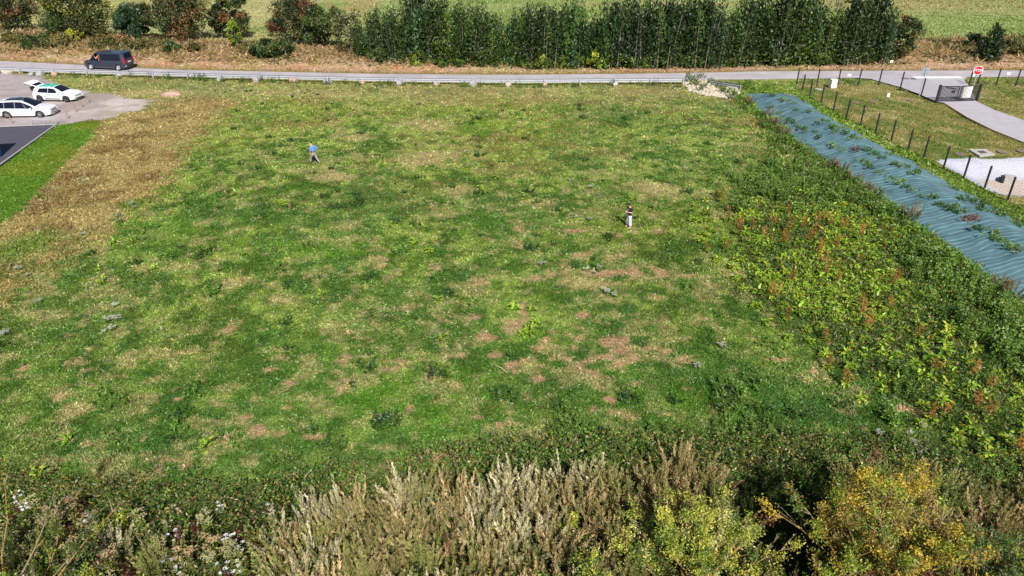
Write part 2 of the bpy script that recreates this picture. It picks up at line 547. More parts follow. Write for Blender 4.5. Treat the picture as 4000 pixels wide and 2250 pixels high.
def mat(name, col, rough=0.7, metal=0.0, spec=0.5, noise=0.0, nscale=8.0, bump=0.0, bscale=40.0, coat=0.0, col2=None):
    if name in MATS:
        return MATS[name]
    m = bpy.data.materials.new(name)
    m.use_nodes = True
    t = m.node_tree
    b = t.nodes['Principled BSDF']
    b.inputs['Roughness'].default_value = rough
    b.inputs['Metallic'].default_value = metal
    b.inputs['Specular IOR Level'].default_value = spec
    b.inputs['Coat Weight'].default_value = coat
    tc = t.nodes.new('ShaderNodeTexCoord')
    nz = t.nodes.new('ShaderNodeTexNoise')
    nz.inputs['Scale'].default_value = nscale
    nz.inputs['Detail'].default_value = 6
    t.links.new(tc.outputs['Object'], nz.inputs['Vector'])
    rp = t.nodes.new('ShaderNodeValToRGB')
    rp.color_ramp.elements[0].position = 0.3
    rp.color_ramp.elements[1].position = 0.7
    c2 = col2 or tuple(min(1, c * (1 + noise)) for c in col)
    c1 = col if col2 else tuple(c * (1 - noise) for c in col)
    rp.color_ramp.elements[0].color = (*c1, 1)
    rp.color_ramp.elements[1].color = (*c2, 1)
    t.links.new(nz.outputs['Fac'], rp.inputs[0])
    t.links.new(rp.outputs[0], b.inputs['Base Color'])
    if bump:
        n2 = t.nodes.new('ShaderNodeTexNoise')
        n2.inputs['Scale'].default_value = bscale
        n2.inputs['Detail'].default_value = 5
        t.links.new(tc.outputs['Object'], n2.inputs['Vector'])
        bp = t.nodes.new('ShaderNodeBump')
        bp.inputs['Strength'].default_value = bump
        bp.inputs['Distance'].default_value = 0.03
        t.links.new(n2.outputs['Fac'], bp.inputs['Height'])
        t.links.new(bp.outputs[0], b.inputs['Normal'])
    MATS[name] = m
    return m


def foliage_mat(name, trans=0.3, rnd=0.25, gain=1.0):
    m = bpy.data.materials.new(name)
    m.use_nodes = True
    t = m.node_tree
    for nd in list(t.nodes):
        t.nodes.remove(nd)
    out = t.nodes.new('ShaderNodeOutputMaterial')
    at = t.nodes.new('ShaderNodeAttribute')
    at.attribute_name = 'Col'
    oi = t.nodes.new('ShaderNodeObjectInfo')
    mr = t.nodes.new('ShaderNodeMapRange')
    mr.inputs['To Min'].default_value = gain * (1 - rnd)
    mr.inputs['To Max'].default_value = gain * (1 + rnd)
    t.links.new(oi.outputs['Random'], mr.inputs['Value'])
    sc = t.nodes.new('ShaderNodeVectorMath')
    sc.operation = 'SCALE'
    t.links.new(at.outputs['Color'], sc.inputs[0])
    t.links.new(mr.outputs[0], sc.inputs['Scale'])
    df = t.nodes.new('ShaderNodeBsdfDiffuse')
    tr = t.nodes.new('ShaderNodeBsdfTranslucent')
    gl = t.nodes.new('ShaderNodeBsdfGlossy')
    gl.inputs['Roughness'].default_value = 0.45
    mx = t.nodes.new('ShaderNodeMixShader')
    mx.inputs[0].default_value = trans
    m2 = t.nodes.new('ShaderNodeMixShader')
    m2.inputs[0].default_value = 0.03
    t.links.new(sc.outputs[0], df.inputs[0])
    t.links.new(sc.outputs[0], tr.inputs[0])
    t.links.new(df.outputs[0], mx.inputs[1])
    t.links.new(tr.outputs[0], mx.inputs[2])
    t.links.new(mx.outputs[0], m2.inputs[1])
    t.links.new(gl.outputs[0], m2.inputs[2])
    t.links.new(m2.outputs[0], out.inputs[0])
    MATS[name] = m
    return m


def ground_mat():
    m = bpy.data.materials.new('ground_cover')
    m.use_nodes = True
    t = m.node_tree
    b = t.nodes['Principled BSDF']
    b.inputs['Roughness'].default_value = 0.9
    b.inputs['Specular IOR Level'].default_value = 0.15
    at = t.nodes.new('ShaderNodeAttribute')
    at.attribute_name = 'Col'
    tc = t.nodes.new('ShaderNodeTexCoord')
    last = at.outputs['Color']
    for sc_, lo, hi in ((9.0, 0.66, 1.30), (2.3, 0.80, 1.2)):
        nz = t.nodes.new('ShaderNodeTexNoise')
        nz.inputs['Scale'].default_value = sc_
        nz.inputs['Detail'].default_value = 4
        nz.inputs['Roughness'].default_value = 0.65
        t.links.new(tc.outputs['Object'], nz.inputs['Vector'])
        mr = t.nodes.new('ShaderNodeMapRange')
        mr.inputs['From Min'].default_value = 0.32
        mr.inputs['From Max'].default_value = 0.68
        mr.inputs['To Min'].default_value = lo
        mr.inputs['To Max'].default_value = hi
        t.links.new(nz.outputs['Fac'], mr.inputs['Value'])
        s = t.nodes.new('ShaderNodeVectorMath')
        s.operation = 'SCALE'
        t.links.new(last, s.inputs[0])
        ml = t.nodes.new('ShaderNodeMix')
        ml.inputs[2].default_value = 1.0
        t.links.new(at.outputs['Alpha'], ml.inputs[0])
        t.links.new(mr.outputs[0], ml.inputs[3])
        t.links.new(ml.outputs[0], s.inputs['Scale'])
        last = s.outputs[0]
    t.links.new(last, b.inputs['Base Color'])
    nz = t.nodes.new('ShaderNodeTexNoise')
    nz.inputs['Scale'].default_value = 7.0
    nz.inputs['Detail'].default_value = 6
    t.links.new(tc.outputs['Object'], nz.inputs['Vector'])
    bp = t.nodes.new('ShaderNodeBump')
    bp.inputs['Strength'].default_value = 0.9
    bp.inputs['Distance'].default_value = 0.12
    t.links.new(nz.outputs['Fac'], bp.inputs['Height'])
    t.links.new(bp.outputs[0], b.inputs['Normal'])
    return m


M_LEAF = foliage_mat('leaf', 0.30, 0.22)
M_GRASS = foliage_mat('grass_blades', 0.30, 0.0)
M_TREELEAF = foliage_mat('tree_leaf', 0.22, 0.12)
M_BARK = mat('bark', (0.10, 0.085, 0.07), 0.9, noise=0.4, nscale=20, bump=0.6)
M_LICHEN = mat('lichen_bark', lin(200, 150, 40, 0.6), 0.9, nscale=5, bump=0.4, col2=lin(150, 135, 105, 0.6))
M_TWIG = mat('dry_twig', lin(170, 150, 120, 0.6), 0.9, noise=0.3)
M_ASPH = mat('road_asphalt', lin(190, 184, 190, 0.68), 0.9, noise=0.15, nscale=0.5, bump=0.25, bscale=60)
M_ASPH2 = mat('dark_asphalt', lin(98, 94, 112, 0.50), 0.85, noise=0.12, nscale=1.2, bump=0.3, bscale=60)
M_ASPH3 = mat('drive_asphalt', lin(188, 184, 192, 0.70), 0.9, noise=0.06, nscale=1.2, bump=0.2, bscale=60)
M_CONC = mat('concrete', lin(205, 200, 196, 0.6), 0.9, noise=0.12, nscale=4, bump=0.3)
M_STONE = mat('pale_stone', lin(214, 202, 188, 0.6), 0.9, noise=0.22, nscale=5, bump=0.6, bscale=12)
M_STONEG = mat('grey_stone', lin(184, 182, 186, 0.6), 0.9, noise=0.2, nscale=5, bump=0.6, bscale=12)
M_STONEP = mat('pink_stone', lin(206, 176, 152, 0.6), 0.9, noise=0.22, nscale=5, bump=0.5, bscale=12)
M_WHITE = mat('white_paint', (0.8, 0.8, 0.8), 0.5, noise=0.03)
M_LINE = mat('road_paint', (0.8, 0.8, 0.78), 0.8, noise=0.06, nscale=12)
M_BLACK = mat('black_steel', (0.018, 0.018, 0.022), 0.5, noise=0.1)
M_GALV = mat('galvanised_steel', lin(216, 220, 230, 0.62), 0.45, metal=0.3, noise=0.06, nscale=3)
M_GREY = mat('grey_steel', lin(176, 180, 190, 0.6), 0.5, metal=0.3, noise=0.08)
M_WOOD = mat('weathered_wood', lin(186, 142, 104, 0.6), 0.9, noise=0.25, nscale=12)
M_GLASS = mat('dark_glass', (0.006, 0.009, 0.022), 0.14, spec=0.35, noise=0.1)
M_TYRE = mat('tyre', (0.018, 0.018, 0.02), 0.85, noise=0.1)
M_RIM = mat('alloy_rim', (0.55, 0.56, 0.6), 0.35, metal=0.7)
M_RIMD = mat('dark_rim', (0.05, 0.05, 0.06), 0.4, metal=0.5)
M_PLASTIC = mat('black_plastic', (0.02, 0.02, 0.024), 0.6)
M_RED = mat('red_lens', (0.5, 0.01, 0.02), 0.25)
M_LAMP = mat('clear_lens', (0.6, 0.62, 0.68), 0.15)
M_SIGNRED = mat('sign_red', (0.62, 0.012, 0.05), 0.45)
M_BLUE = mat('blue_panel', lin(20, 150, 226, 0.7), 0.5, noise=0.08, nscale=2)
M_BLUED = mat('blue_trim', lin(10, 70, 140, 0.6), 0.5)
M_SKIN = mat('skin', (0.56, 0.31, 0.22), 0.6, noise=0.06)

# ------------------------------------------------------------------ ground
def axis(parts):
    a = []
    for (s, e, st) in parts:
        a.append(np.arange(s, e, st))
    return np.concatenate(a)


gx = np.concatenate([-np.geomspace(700, 84, 40), np.arange(-80, -30, 0.5), np.arange(-30, 34, 0.16), np.arange(34, 64, 0.35), np.arange(64, 80, 0.8), np.geomspace(82, 700, 36)])
ys = [8.0]
while ys[-1] < 150:
    ys.append(ys[-1] + max(0.12, ys[-1] * 0.0043))
gy = np.concatenate([np.linspace(-40, 7, 24), np.array(ys), np.geomspace(153, 1500, 30)])
X, Y = np.meshgrid(gx, gy)
xf_, yf_ = X.ravel(), Y.ravel()
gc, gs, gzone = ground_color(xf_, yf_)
zz_ = ground_z(xf_, yf_)
bd = poly_dist(xf_, yf_, BASIN)
inb = gzone == 11
zz_ = np.where(inb, -0.9 * sstep(0.0, 2.6, bd) + zz_ * 0.3, zz_)
bl = mix(np.tile(np.array(C['liner']), (inb.sum(), 1)), C['sand'], sstep(2.1, 2.7, bd[inb] + (fbm(xf_[inb], yf_[inb], 1.2, 91, 3) - 0.5) * 0.5))
gc[inb] = bl * (0.92 + 0.16 * fbm(xf_[inb], yf_[inb], 0.5, 92, 3))[:, None]
nxg, nyg = len(gx), len(gy)
ii = (np.arange(nyg - 1)[:, None] * nxg + np.arange(nxg - 1)[None, :]).ravel()
gf = np.stack([ii, ii + 1, ii + nxg + 1, ii + nxg], 1)
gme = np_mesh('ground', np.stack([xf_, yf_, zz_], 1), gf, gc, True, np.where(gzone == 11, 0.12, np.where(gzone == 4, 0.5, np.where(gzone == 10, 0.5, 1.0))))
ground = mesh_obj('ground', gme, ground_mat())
tag(ground, 'meadow ground with green sward, dry patches and bare soil', kind='structure')


def zat(x, y):
    return float(ground_z(np.array([x]), np.array([y]))[0])


def sheet(name, poly, z, m, label, thick=None):
    b = MB()
    b.poly([(p[0], p[1], z) for p in poly])
    o = b.build(name, m)
    # triangulate long concave sheets properly
    bm = bmesh.new()
    bm.from_mesh(o.data)
    bmesh.ops.triangulate(bm, faces=bm.faces[:], ngon_method='EAR_CLIP')
    for f in bm.faces:
        if f.normal.z < 0:
            f.normal_flip()
    bm.to_mesh(o.data)
    bm.free()
    return tag(o, label, kind='structure')


def smooth_line(pts, step=1.5):
    pts = [Vector(p) for p in pts]
    out = []
    for i in range(len(pts) - 1):
        p0, p1, p2, p3 = pts[max(i - 1, 0)], pts[i], pts[i + 1], pts[min(i + 2, len(pts) - 1)]
        n = max(1, int((p2 - p1).length / step))
        for k in range(n):
            t = k / n
            out.append(0.5 * ((2 * p1) + (p2 - p0) * t + (2 * p0 - 5 * p1 + 4 * p2 - p3) * t * t + (3 * p1 - p0 - 3 * p2 + p3) * t ** 3))
    out.append(pts[-1])
    return out


rt_, rb_ = smooth_line(ROAD_T), smooth_line(ROAD_B)
sheet('road', [tuple(p) for p in rb_] + [tuple(p) for p in reversed(rt_)], 0.012, M_ASPH, 'grey asphalt country road running across the view')
sheet('path', PG([(222, 491), (0, 653), (-500, 1010), (-900, 1010), (-700, 521), (0, 500)]), 0.10, M_ASPH2, 'dark asphalt area beside the mown lawn')
# pale edging kerb of the asphalt
kb = MB()
for a, b in ((G(222, 491), G(-500, 1010)), (G(-700, 520), G(224, 490))):
    a, b = V3(a), V3(b)
    d = (b - a).normalized()
    nrm = Vector((-d.y, d.x, 0))
    c = (a + b) / 2 + nrm * -0.06
    kb.box((c.x, c.y, 0.065), ((b - a).length, 0.10, 0.13), Matrix.Rotation(math.atan2(d.y, d.x), 3, 'Z'))
tag(kb.build('kerb', M_CONC), 'pale concrete edging of the dark asphalt', kind='structure')
DRIVE = PG([(3330, 306), (3400, 312), (3520, 345), (3600, 376), (3656, 401), (3690, 406), (3780, 462), (3880, 512), (4000, 560), (4350, 690), (4500, 610), (4000, 475), (3880, 432), (3812, 399), (3790, 345), (3765, 318), (3780, 301)])
sheet('driveway', DRIVE, 0.105, M_ASPH3, 'grey asphalt driveway leading through the gate')
sheet('stop_line', PG([(3560, 303), (3748, 303), (3762, 309), (3580, 310)]), 0.112, M_LINE, 'white stop line painted across the driveway mouth')
kb = MB()
dl = [V3(p) for p in PG([(3690, 407), (3780, 463), (3880, 513), (4000, 561), (4350, 691)])]
for a, b in zip(dl[:-1], dl[1:]):
    d = (b - a).normalized()
    c = (a + b) / 2 - Vector((-d.y, d.x, 0)) * -0.05 * -1
    kb.box((c.x, c.y, 0.07), ((b - a).length, 0.12, 0.14), Matrix.Rotation(math.atan2(d.y, d.x), 3, 'Z'))
tag(kb.build('driveway_kerb', mat('pink_kerb', lin(214, 186, 172, 0.6), 0.9, noise=0.1)), 'pinkish concrete kerb along the driveway', kind='structure')

# ------------------------------------------------------------------ foliage builders
def rng_(s):
    return np.random.default_rng(s)


def unit(a):
    return a / np.maximum(np.linalg.norm(a, axis=1, keepdims=True), 1e-6)


def rdir(r, n, zb=0.0, zs=1.0):
    d = r.normal(size=(n, 3))
    d[:, 2] = d[:, 2] * zs + zb
    return unit(d)


class Leaves:
    """Collects leaf-shaped faces (diamonds) with a colour each."""

    def __init__(self):
        self.V, self.Cc = [], []

    def add(self, P, D, L, W, col, r, N=None):
        n = len(P)
        L = np.broadcast_to(np.asarray(L, float), (n,))[:, None]
        W = np.broadcast_to(np.asarray(W, float), (n,))[:, None]
        if N is None:
            N = unit(np.cross(D, r.normal(size=(n, 3))))
        mid = P + D * L * 0.45
        v = np.stack([P, mid + N * W * 0.5, P + D * L, mid - N * W * 0.5], 1)
        self.V.append(v.reshape(-1, 3))
        c = np.broadcast_to(np.asarray(col, float), (n, 3))
        self.Cc.append(np.repeat(c, 4, 0))

    def mesh(self, name, mt):
        V, Cc = np.concatenate(self.V), np.concatenate(self.Cc)
        f = np.arange(len(V)).reshape(-1, 4)
        me = np_mesh(name, V, f, Cc)
        me.materials.append(mt)
        return me


def jit(r, col, n, a=0.25, hue=0.08):
    c = np.tile(np.array(col, float), (n, 1)) if np.ndim(col) == 1 else np.array(col, float)
    c = c * r.uniform(1 - a, 1 + a, (n, 1)) * r.uniform(1 - hue, 1 + hue, (n, 3))
    return np.clip(c, 0.002, 0.9)


def pick(r, cols, n, wts):
    idx = r.choice(len(cols), n, p=np.array(wts) / sum(wts))
    return np.array(cols)[idx]


KF = 0.95      # leaves: photo colour -> base colour (a crown shades itself)


def round_crown(seed, h, rad, h0, nclump, nleaf, lsize, cols, wts, top=None, topw=0.0, flat=1.0):
    """Crown of leaf clumps round limbs; returns the crown mesh and limb ends."""
    r = rng_(seed)
    Lf = Leaves()
    cz, rz = (h + h0) / 2, (h - h0) / 2
    d = rdir(r, nclump)
    rr = r.uniform(0.35, 1.0, nclump) ** 0.6
    cen = d * rr[:, None] * np.array([rad, rad, rz]) * 0.86
    cen[:, :2] *= (1 - 0.22 * np.clip(cen[:, 2:] / rz, -1, 1) * flat) * (1 + 0.35 * np.clip(np.abs(cen[:, 2:]) / rz - 0.4, 0, 1))
    cen[:, 2] += cz
    base = pick(r, cols, nclump, wts)
    for k in range(nclump):
        m = int(nleaf / nclump * r.uniform(0.6, 1.4))
        cr = rad * r.uniform(0.16, 0.34)
        q = rdir(r, m) * (r.uniform(0.2, 1, (m, 1)) ** 0.5) * cr * np.array([1, 1, 0.8])
        c = jit(r, base[k] * r.uniform(0.75, 1.25), m, 0.35, 0.1)
        if top is not None:
            up = np.clip((q[:, 2:] / cr + (cen[k, 2] - cz) / rz) * topw, 0, 1)
            sel = r.random((m, 1)) < up
            c = np.where(sel, jit(r, top, m, 0.25), c)
        Lf.add(cen[k] + q, rdir(r, m, 0.2), r.uniform(0.7, 1.3, m) * lsize, r.uniform(0.4, 0.7, m) * lsize, c, r)
    return Lf.mesh('crown', M_TREELEAF), cen


def trunk_obj(parent, h, rb, ends, seed, m=None, nl=7):
    r = random.Random(seed)
    b = MB()
    b.tube([(0, 0, -0.2), (r.uniform(-.1, .1), r.uniform(-.1, .1), h * 0.35), (r.uniform(-.3, .3), r.uniform(-.3, .3), h * 0.62)], [rb, rb * 0.75, rb * 0.4], 7)
    for k in range(min(nl, len(ends))):
        e = Vector(ends[k])
        s = Vector((0, 0, h * r.uniform(0.18, 0.5)))
        md = (s + e) / 2 + Vector((0, 0, -0.15))
        b.tube([s, md, e], [rb * 0.4, rb * 0.25, rb * 0.08], 5)
    return b.build('trunk', m or M_BARK, parent)


def tree(name, u, v, h, rad, h0, seed, cols, wts, label, cat='tree', group=None, nclump=70, nleaf=10500, lsize=0.27, top=None, topw=0.0, flat=1.0):
    x, y = G(u, v)
    t = empty(name, (x, y, zat(x, y)))
    tag(t, label, cat, group)
    me, cen = round_crown(seed, h, rad, h0, nclump, nleaf, lsize, cols, wts, top, topw, flat)
    mesh_obj('crown', me, None, t)
    trunk_obj(t, h, max(0.05, rad * 0.055), cen, seed)
    return t


DK = lin(40, 58, 28, KF)
MG = lin(72, 92, 44, KF)
OL = lin(98, 100, 56, KF)
RB = lin(112, 82, 54, KF)
YG = lin(150, 152, 50, KF)
BG = lin(56, 84, 56, KF)
ORG = lin(128, 92, 56, KF)
PALE = lin(134, 148, 92, KF)

TG = 'scattered trees along the edge of the pasture'
tree('field_tree', 80, 136, 7.2, 3.9, 0.0, 1, [DK, OL, RB, MG], [3, 2, 3, 1], 'reddish brown tree at the pasture edge, farthest from the dark green hedge', group=TG)
tree('field_tree', 320, 172, 8.4, 4.7, -0.3, 2, [DK, MG, YG, OL], [5, 3, 1.6, 1], 'broad dark green tree with yellowish leaves, behind the dark van', group=TG, nclump=110, nleaf=17000)
tree('shrub', 545, 166, 4.7, 3.2, -0.4, 3, [BG, DK, MG], [4, 3, 2], 'dense bluish green rounded shrub between two taller pasture trees', 'shrub', nclump=34)
tree('field_tree', 718, 176, 7.8, 4.3, -0.3, 4, [OL, ORG, DK, MG], [3, 2, 4, 2], 'olive and rusty brown tree just beyond the bluish green shrub', group=TG, nclump=96, nleaf=15000)
tree('field_tree', 912, 154, 8.2, 3.1, -0.2, 5, [DK, OL, ORG, MG], [4, 2, 1.5, 2], 'slender tree with an ivy-dark trunk and brownish crown at the pasture edge', group=TG, nclump=40)
tree('shrub', 1165, 186, 6.4, 3.9, -0.4, 6, [RB, OL, DK, lin(116, 72, 54, KF)], [2, 3, 2.4, 1.4], 'big red-tinged hawthorn shrub standing apart at the dark end of the hedge', 'shrub', nclump=74, nleaf=10500)
tree('shrub', 1275, 200, 5.8, 3.0, -0.4, 7, [OL, DK, MG], [3, 3, 2], 'olive green shrub leaning against the red-tinged hawthorn', 'shrub')
tree('shrub', 300, 186, 1.9, 1.3, 0.0, 8, [YG, MG], [3, 1], 'low yellow-green bush under the broad tree behind the van', 'shrub', nleaf=2200, nclump=16)
tree('sapling', 930, 208, 3.6, 1.0, 0.1, 9, [lin(128, 150, 46, KF), MG], [3, 1], 'bright yellow-green sapling in the dry bank below the slender tree', nleaf=2200, nclump=20)
tree('shrub', 1050, 240, 2.1, 2.3, 0.0, 10, [OL, MG, DK], [3, 3, 2], 'low wide olive green bush on the bank near the road', 'shrub', nleaf=3600, nclump=30)
tree('shrub', 1375, 232, 5.6, 2.3, -0.4, 11, [OL, PALE, DK], [3, 2, 2], 'thin pale olive shrub filling in between the hawthorn and the hedge', 'shrub', nleaf=3200)
tree('shrub', 230, 205, 1.5, 2.2, 0.0, 12, [OL, lin(120, 110, 62, KF)], [2, 1], 'low dusty olive bush on the bank above the van roof', 'shrub', nleaf=2400, nclump=24)
tree('shrub', 660, 226, 1.6, 1.6, 0.0, 13, [OL, MG], [2, 1], 'small olive bush on the dry bank below the rusty tree', 'shrub', nleaf=2000, nclump=18)
tree('shrub', 3515, 235, 4.9, 2.1, -0.3, 14, [DK, OL, RB], [4, 3, 1], 'round brownish green shrub standing just past the hedge end', 'shrub', nclump=36, nleaf=4600)
tree('shrub', 3790, 204, 1.7, 1.3, 0.0, 16, [DK, BG], [3, 1], 'small dark shrub at the foot of the lone upright tree', 'shrub', nleaf=1600, nclump=14)
tree('shrub', 3965, 232, 1.8, 2.0, 0.0, 17, [OL, lin(110, 104, 60, KF)], [2, 1], 'low olive scrub on the bank past the lone upright tree', 'shrub', nleaf=2400, nclump=20)


for (u, v, h, rad, sd, cl) in [(60, 188, 1.3, 1.6, 21, 0), (150, 205, 1.4, 1.9, 22, 1), (410, 205, 1.3, 1.8, 23, 0), (470, 196, 1.2, 1.5, 24, 2), (560, 214, 1.1, 1.5, 25, 0), (760, 222, 1.2, 1.6, 26, 2), (985, 232, 1.5, 1.7, 27, 0), (1120, 236, 1.5, 1.6, 28, 1)]:
    tree('bank_bush', u, v, h, rad, 0.0, sd, [[OL, lin(120, 110, 62, KF)], [MG, OL, DK], [lin(140, 116, 78, KF), OL]][cl], [2, 1, 1][:2 if cl != 1 else 3],
         ['low olive bush on the dry bank', 'low dark green bush on the dry bank', 'low brownish bush on the dry bank'][cl] + ', ' + {60: 'below the reddish tree', 150: 'left of the broad tree', 410: 'below the bluish shrub', 470: 'between van and bluish shrub', 560: 'just right of the van', 760: 'under the rusty tree', 985: 'below the slender tree', 1120: 'below the hawthorn'}[u],
         'bush', nclump=22, nleaf=2300)


def hedge_tree_mesh(seed, h=7.0, rad=1.5, palef=0.7, narrow=0.22, ns=34, tint=(1, 1, 1), hv=0.58):
    """A thicket tree of many upright shoots, pale at the tips."""
    r = rng_(seed)
    Lf = Leaves()
    stems = []
    for k in range(ns):
        a, q = r.uniform(0, 2 * math.pi), r.uniform(0.1, 1) ** 0.7
        b0 = np.array([math.cos(a), math.sin(a), 0]) * rad * 0.6 * q
        hh = h * r.uniform(hv, 1.08) * (1 - narrow * q)
        tip = b0 * 1.45 + np.array([r.normal(0, .22), r.normal(0, .22), hh])
        stems.append((b0, tip))
        m = 130
        t = r.uniform(0.06, 1.0, m) ** 0.8
        p = b0 + (tip - b0) * t[:, None]
        spread = (0.50 * (1 - t) ** 0.6 + 0.07)[:, None]
        p = p + r.normal(size=(m, 3)) * spread * np.array([1, 1, 0.7])
        dark = jit(r, pick(r, [DK, lin(38, 54, 30, KF), MG, BG], 1, [4, 3, 1, 1])[0] * r.uniform(0.8, 1.2), m, 0.35)
        pale = jit(r, PALE, m, 0.25)
        low = jit(r, lin(82, 108, 44, KF), m, 0.35)
        dark = dark * np.array(tint)
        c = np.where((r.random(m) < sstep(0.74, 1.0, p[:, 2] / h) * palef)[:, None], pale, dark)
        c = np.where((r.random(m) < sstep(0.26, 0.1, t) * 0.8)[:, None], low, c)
        up = sstep(0.6, 0.95, t)
        D = rdir(r, m, 0.0)
        D = unit(D + np.array([0, 0, 1.5]) * up[:, None] + np.array([0, 0, 0.25]))
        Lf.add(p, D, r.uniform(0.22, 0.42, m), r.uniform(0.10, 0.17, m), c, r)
    return Lf.mesh('crown', M_TREELEAF), stems


protos = []
for k in range(6):
    me, stems = hedge_tree_mesh(100 + k, 7.0, 1.55 + 0.2 * (k % 3), [0.8, 0.6, 0.75, 0.5, 0.7, 0.6][k], [0.12, 0.18, 0.14, 0.2, 0.12, 0.16][k], 34, [(1.25, 1.25, 1), (1.7, 1.7, 1.0), (1.05, 1.15, 1.1), (1.5, 1.8, 1.1), (1.35, 1.3, 0.9), (2.0, 1.9, 1.1)][k], [0.5, 0.4, 0.6, 0.4, 0.5, 0.35][k])
    t = empty('hedge_tree')
    mesh_obj('crown', me, None, t)
    b = MB()
    for (b0, tip) in stems[:12]:
        b.tube([(b0[0], b0[1], -0.2), tuple(b0 + (tip - b0) * 0.5), tuple(b0 + (tip - b0) * 0.9)], [0.05, 0.035, 0.012], 5)
    b.build('trunk', mat('pale_bark', lin(150, 140, 122, 0.6), 0.9, noise=0.3, nscale=6), t)
    protos.append(t)
hedge = [(1430, 240, 4.6), (1490, 246, 5.2), (1560, 250, 6.6), (1625, 252, 7.5), (1690, 255, 7.7), (1755, 258, 7.0), (1815, 258, 6.3), (1880, 258, 6.1), (1918, 260, 4.9),
         (2000, 262, 6.0), (2065, 262, 6.8), (2140, 262, 7.2), (2215, 262, 6.6), (2290, 262, 5.5), (2350, 262, 6.2), (2415, 262, 7.0), (2490, 262, 6.8), (2560, 262, 7.0),
         (2635, 262, 6.9), (2710, 262, 7.1), (2785, 260, 6.6), (2860, 258, 7.1), (2930, 256, 7.2), (3000, 255, 7.7), (3070, 253, 7.3), (3140, 252, 7.5), (3215, 250, 7.2),
         (3290, 249, 7.4), (3360, 248, 7.2), (3425, 246, 5.8)]
HG = 'tall dark hedge trees in the row beyond the road'
ORD = ['first', 'second', 'third', 'fourth', 'fifth', 'sixth', 'seventh', 'eighth', 'ninth', 'tenth', 'eleventh', 'twelfth', 'thirteenth', 'fourteenth', 'fifteenth',
       'sixteenth', 'seventeenth', 'eighteenth', 'nineteenth', 'twentieth', 'twenty-first', 'twenty-second']
used = set()
nb = 0
rr = random.Random(3)
for i, (u, v, h) in enumerate(hedge):
    k = rr.randrange(6)
    for row in (0, 1):
        x, y = G(u + (0 if row == 0 else 34) + rr.uniform(-14, 14), v)
        y += 2.3 * row + rr.uniform(-0.5, 0.6)
        if row == 1 and i % 3 == 2:
            continue
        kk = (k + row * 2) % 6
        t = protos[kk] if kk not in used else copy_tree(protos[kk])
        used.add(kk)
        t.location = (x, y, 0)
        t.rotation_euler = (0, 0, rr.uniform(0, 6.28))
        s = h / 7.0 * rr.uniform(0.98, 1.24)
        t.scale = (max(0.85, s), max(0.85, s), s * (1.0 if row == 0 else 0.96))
        if row == 0:
            if i < 9:
                lb = 'front hedge tree with pale shoots, %s from the hawthorn' % ORD[i]
            else:
                lb = 'front hedge tree with pale shoots, %s past the hedge gap' % ORD[i - 9]
        else:
            lb = 'back-row hedge tree seen over the front ones, %s from the hawthorn' % ORD[nb]
            nb += 1
        tag(t, lb, 'tree', HG)

me, stems = hedge_tree_mesh(160, 5.9, 1.15, 0.25, 0.62, 40)
t = empty('upright_tree', V3(G(3850, 246)))
tag(t, 'dark upright bushy tree alone on the dry bank near the stop sign', 'tree')
mesh_obj('crown', me, None, t)
b = MB()
for (b0, tip) in stems[:6]:
    b.tube([(b0[0], b0[1], -0.2), tuple(b0 + (tip - b0) * 0.5), tuple(b0 + (tip - b0) * 0.9)], [0.06, 0.04, 0.012], 5)
b.build('trunk', M_BARK, t)

# low green bushes along the foot of the hedge
bush = []
for k in range(3):
    me, _ = round_crown(140 + k, 1.5, 0.95, 0.0, 14, 1100, 0.2, [[MG, BG, lin(96, 124, 48, KF)], [lin(128, 148, 46, KF), MG, YG], [OL, MG, DK]][k], [2, 2, 1])
    bush.append(mesh_obj('low_bush', me, None))
BL = ['dark green low bush at the foot of the hedge', 'bright yellow-green low bush at the foot of the hedge', 'olive low bush at the foot of the hedge']
spots = [(1480, 258, 2), (1560, 262, 0), (1640, 264, 1), (1720, 268, 0), (1800, 266, 0), (1870, 268, 2), (1990, 268, 0), (2050, 269, 1), (2110, 270, 1), (2190, 268, 1), (2240, 270, 0),
         (2330, 268, 1), (2370, 264, 1), (2440, 268, 0), (2520, 268, 1), (2600, 268, 2), (2690, 266, 0), (2770, 266, 2), (2850, 263, 1), (2930, 262, 2), (3020, 259, 0), (3110, 258, 2),
         (3200, 256, 0), (3290, 254, 2), (3380, 252, 2)]
us = set()
for i, (u, v, k) in enumerate(spots):
    o = bush[k] if k not in us else bush[k].copy()
    if k in us:
        COL.objects.link(o)
    us.add(k)
    x, y = G(u, v - 2)
    o.location = (x, y, 0)
    o.rotation_euler = (0, 0, rr.uniform(0, 6))
    s = rr.uniform(0.8, 1.5)
    o.scale = (s, s, s * rr.uniform(0.8, 1.2))
    tag(o, BL[k], 'bush', 'low bushes along the foot of the hedge, ' + ('dark', 'bright', 'olive')[k])


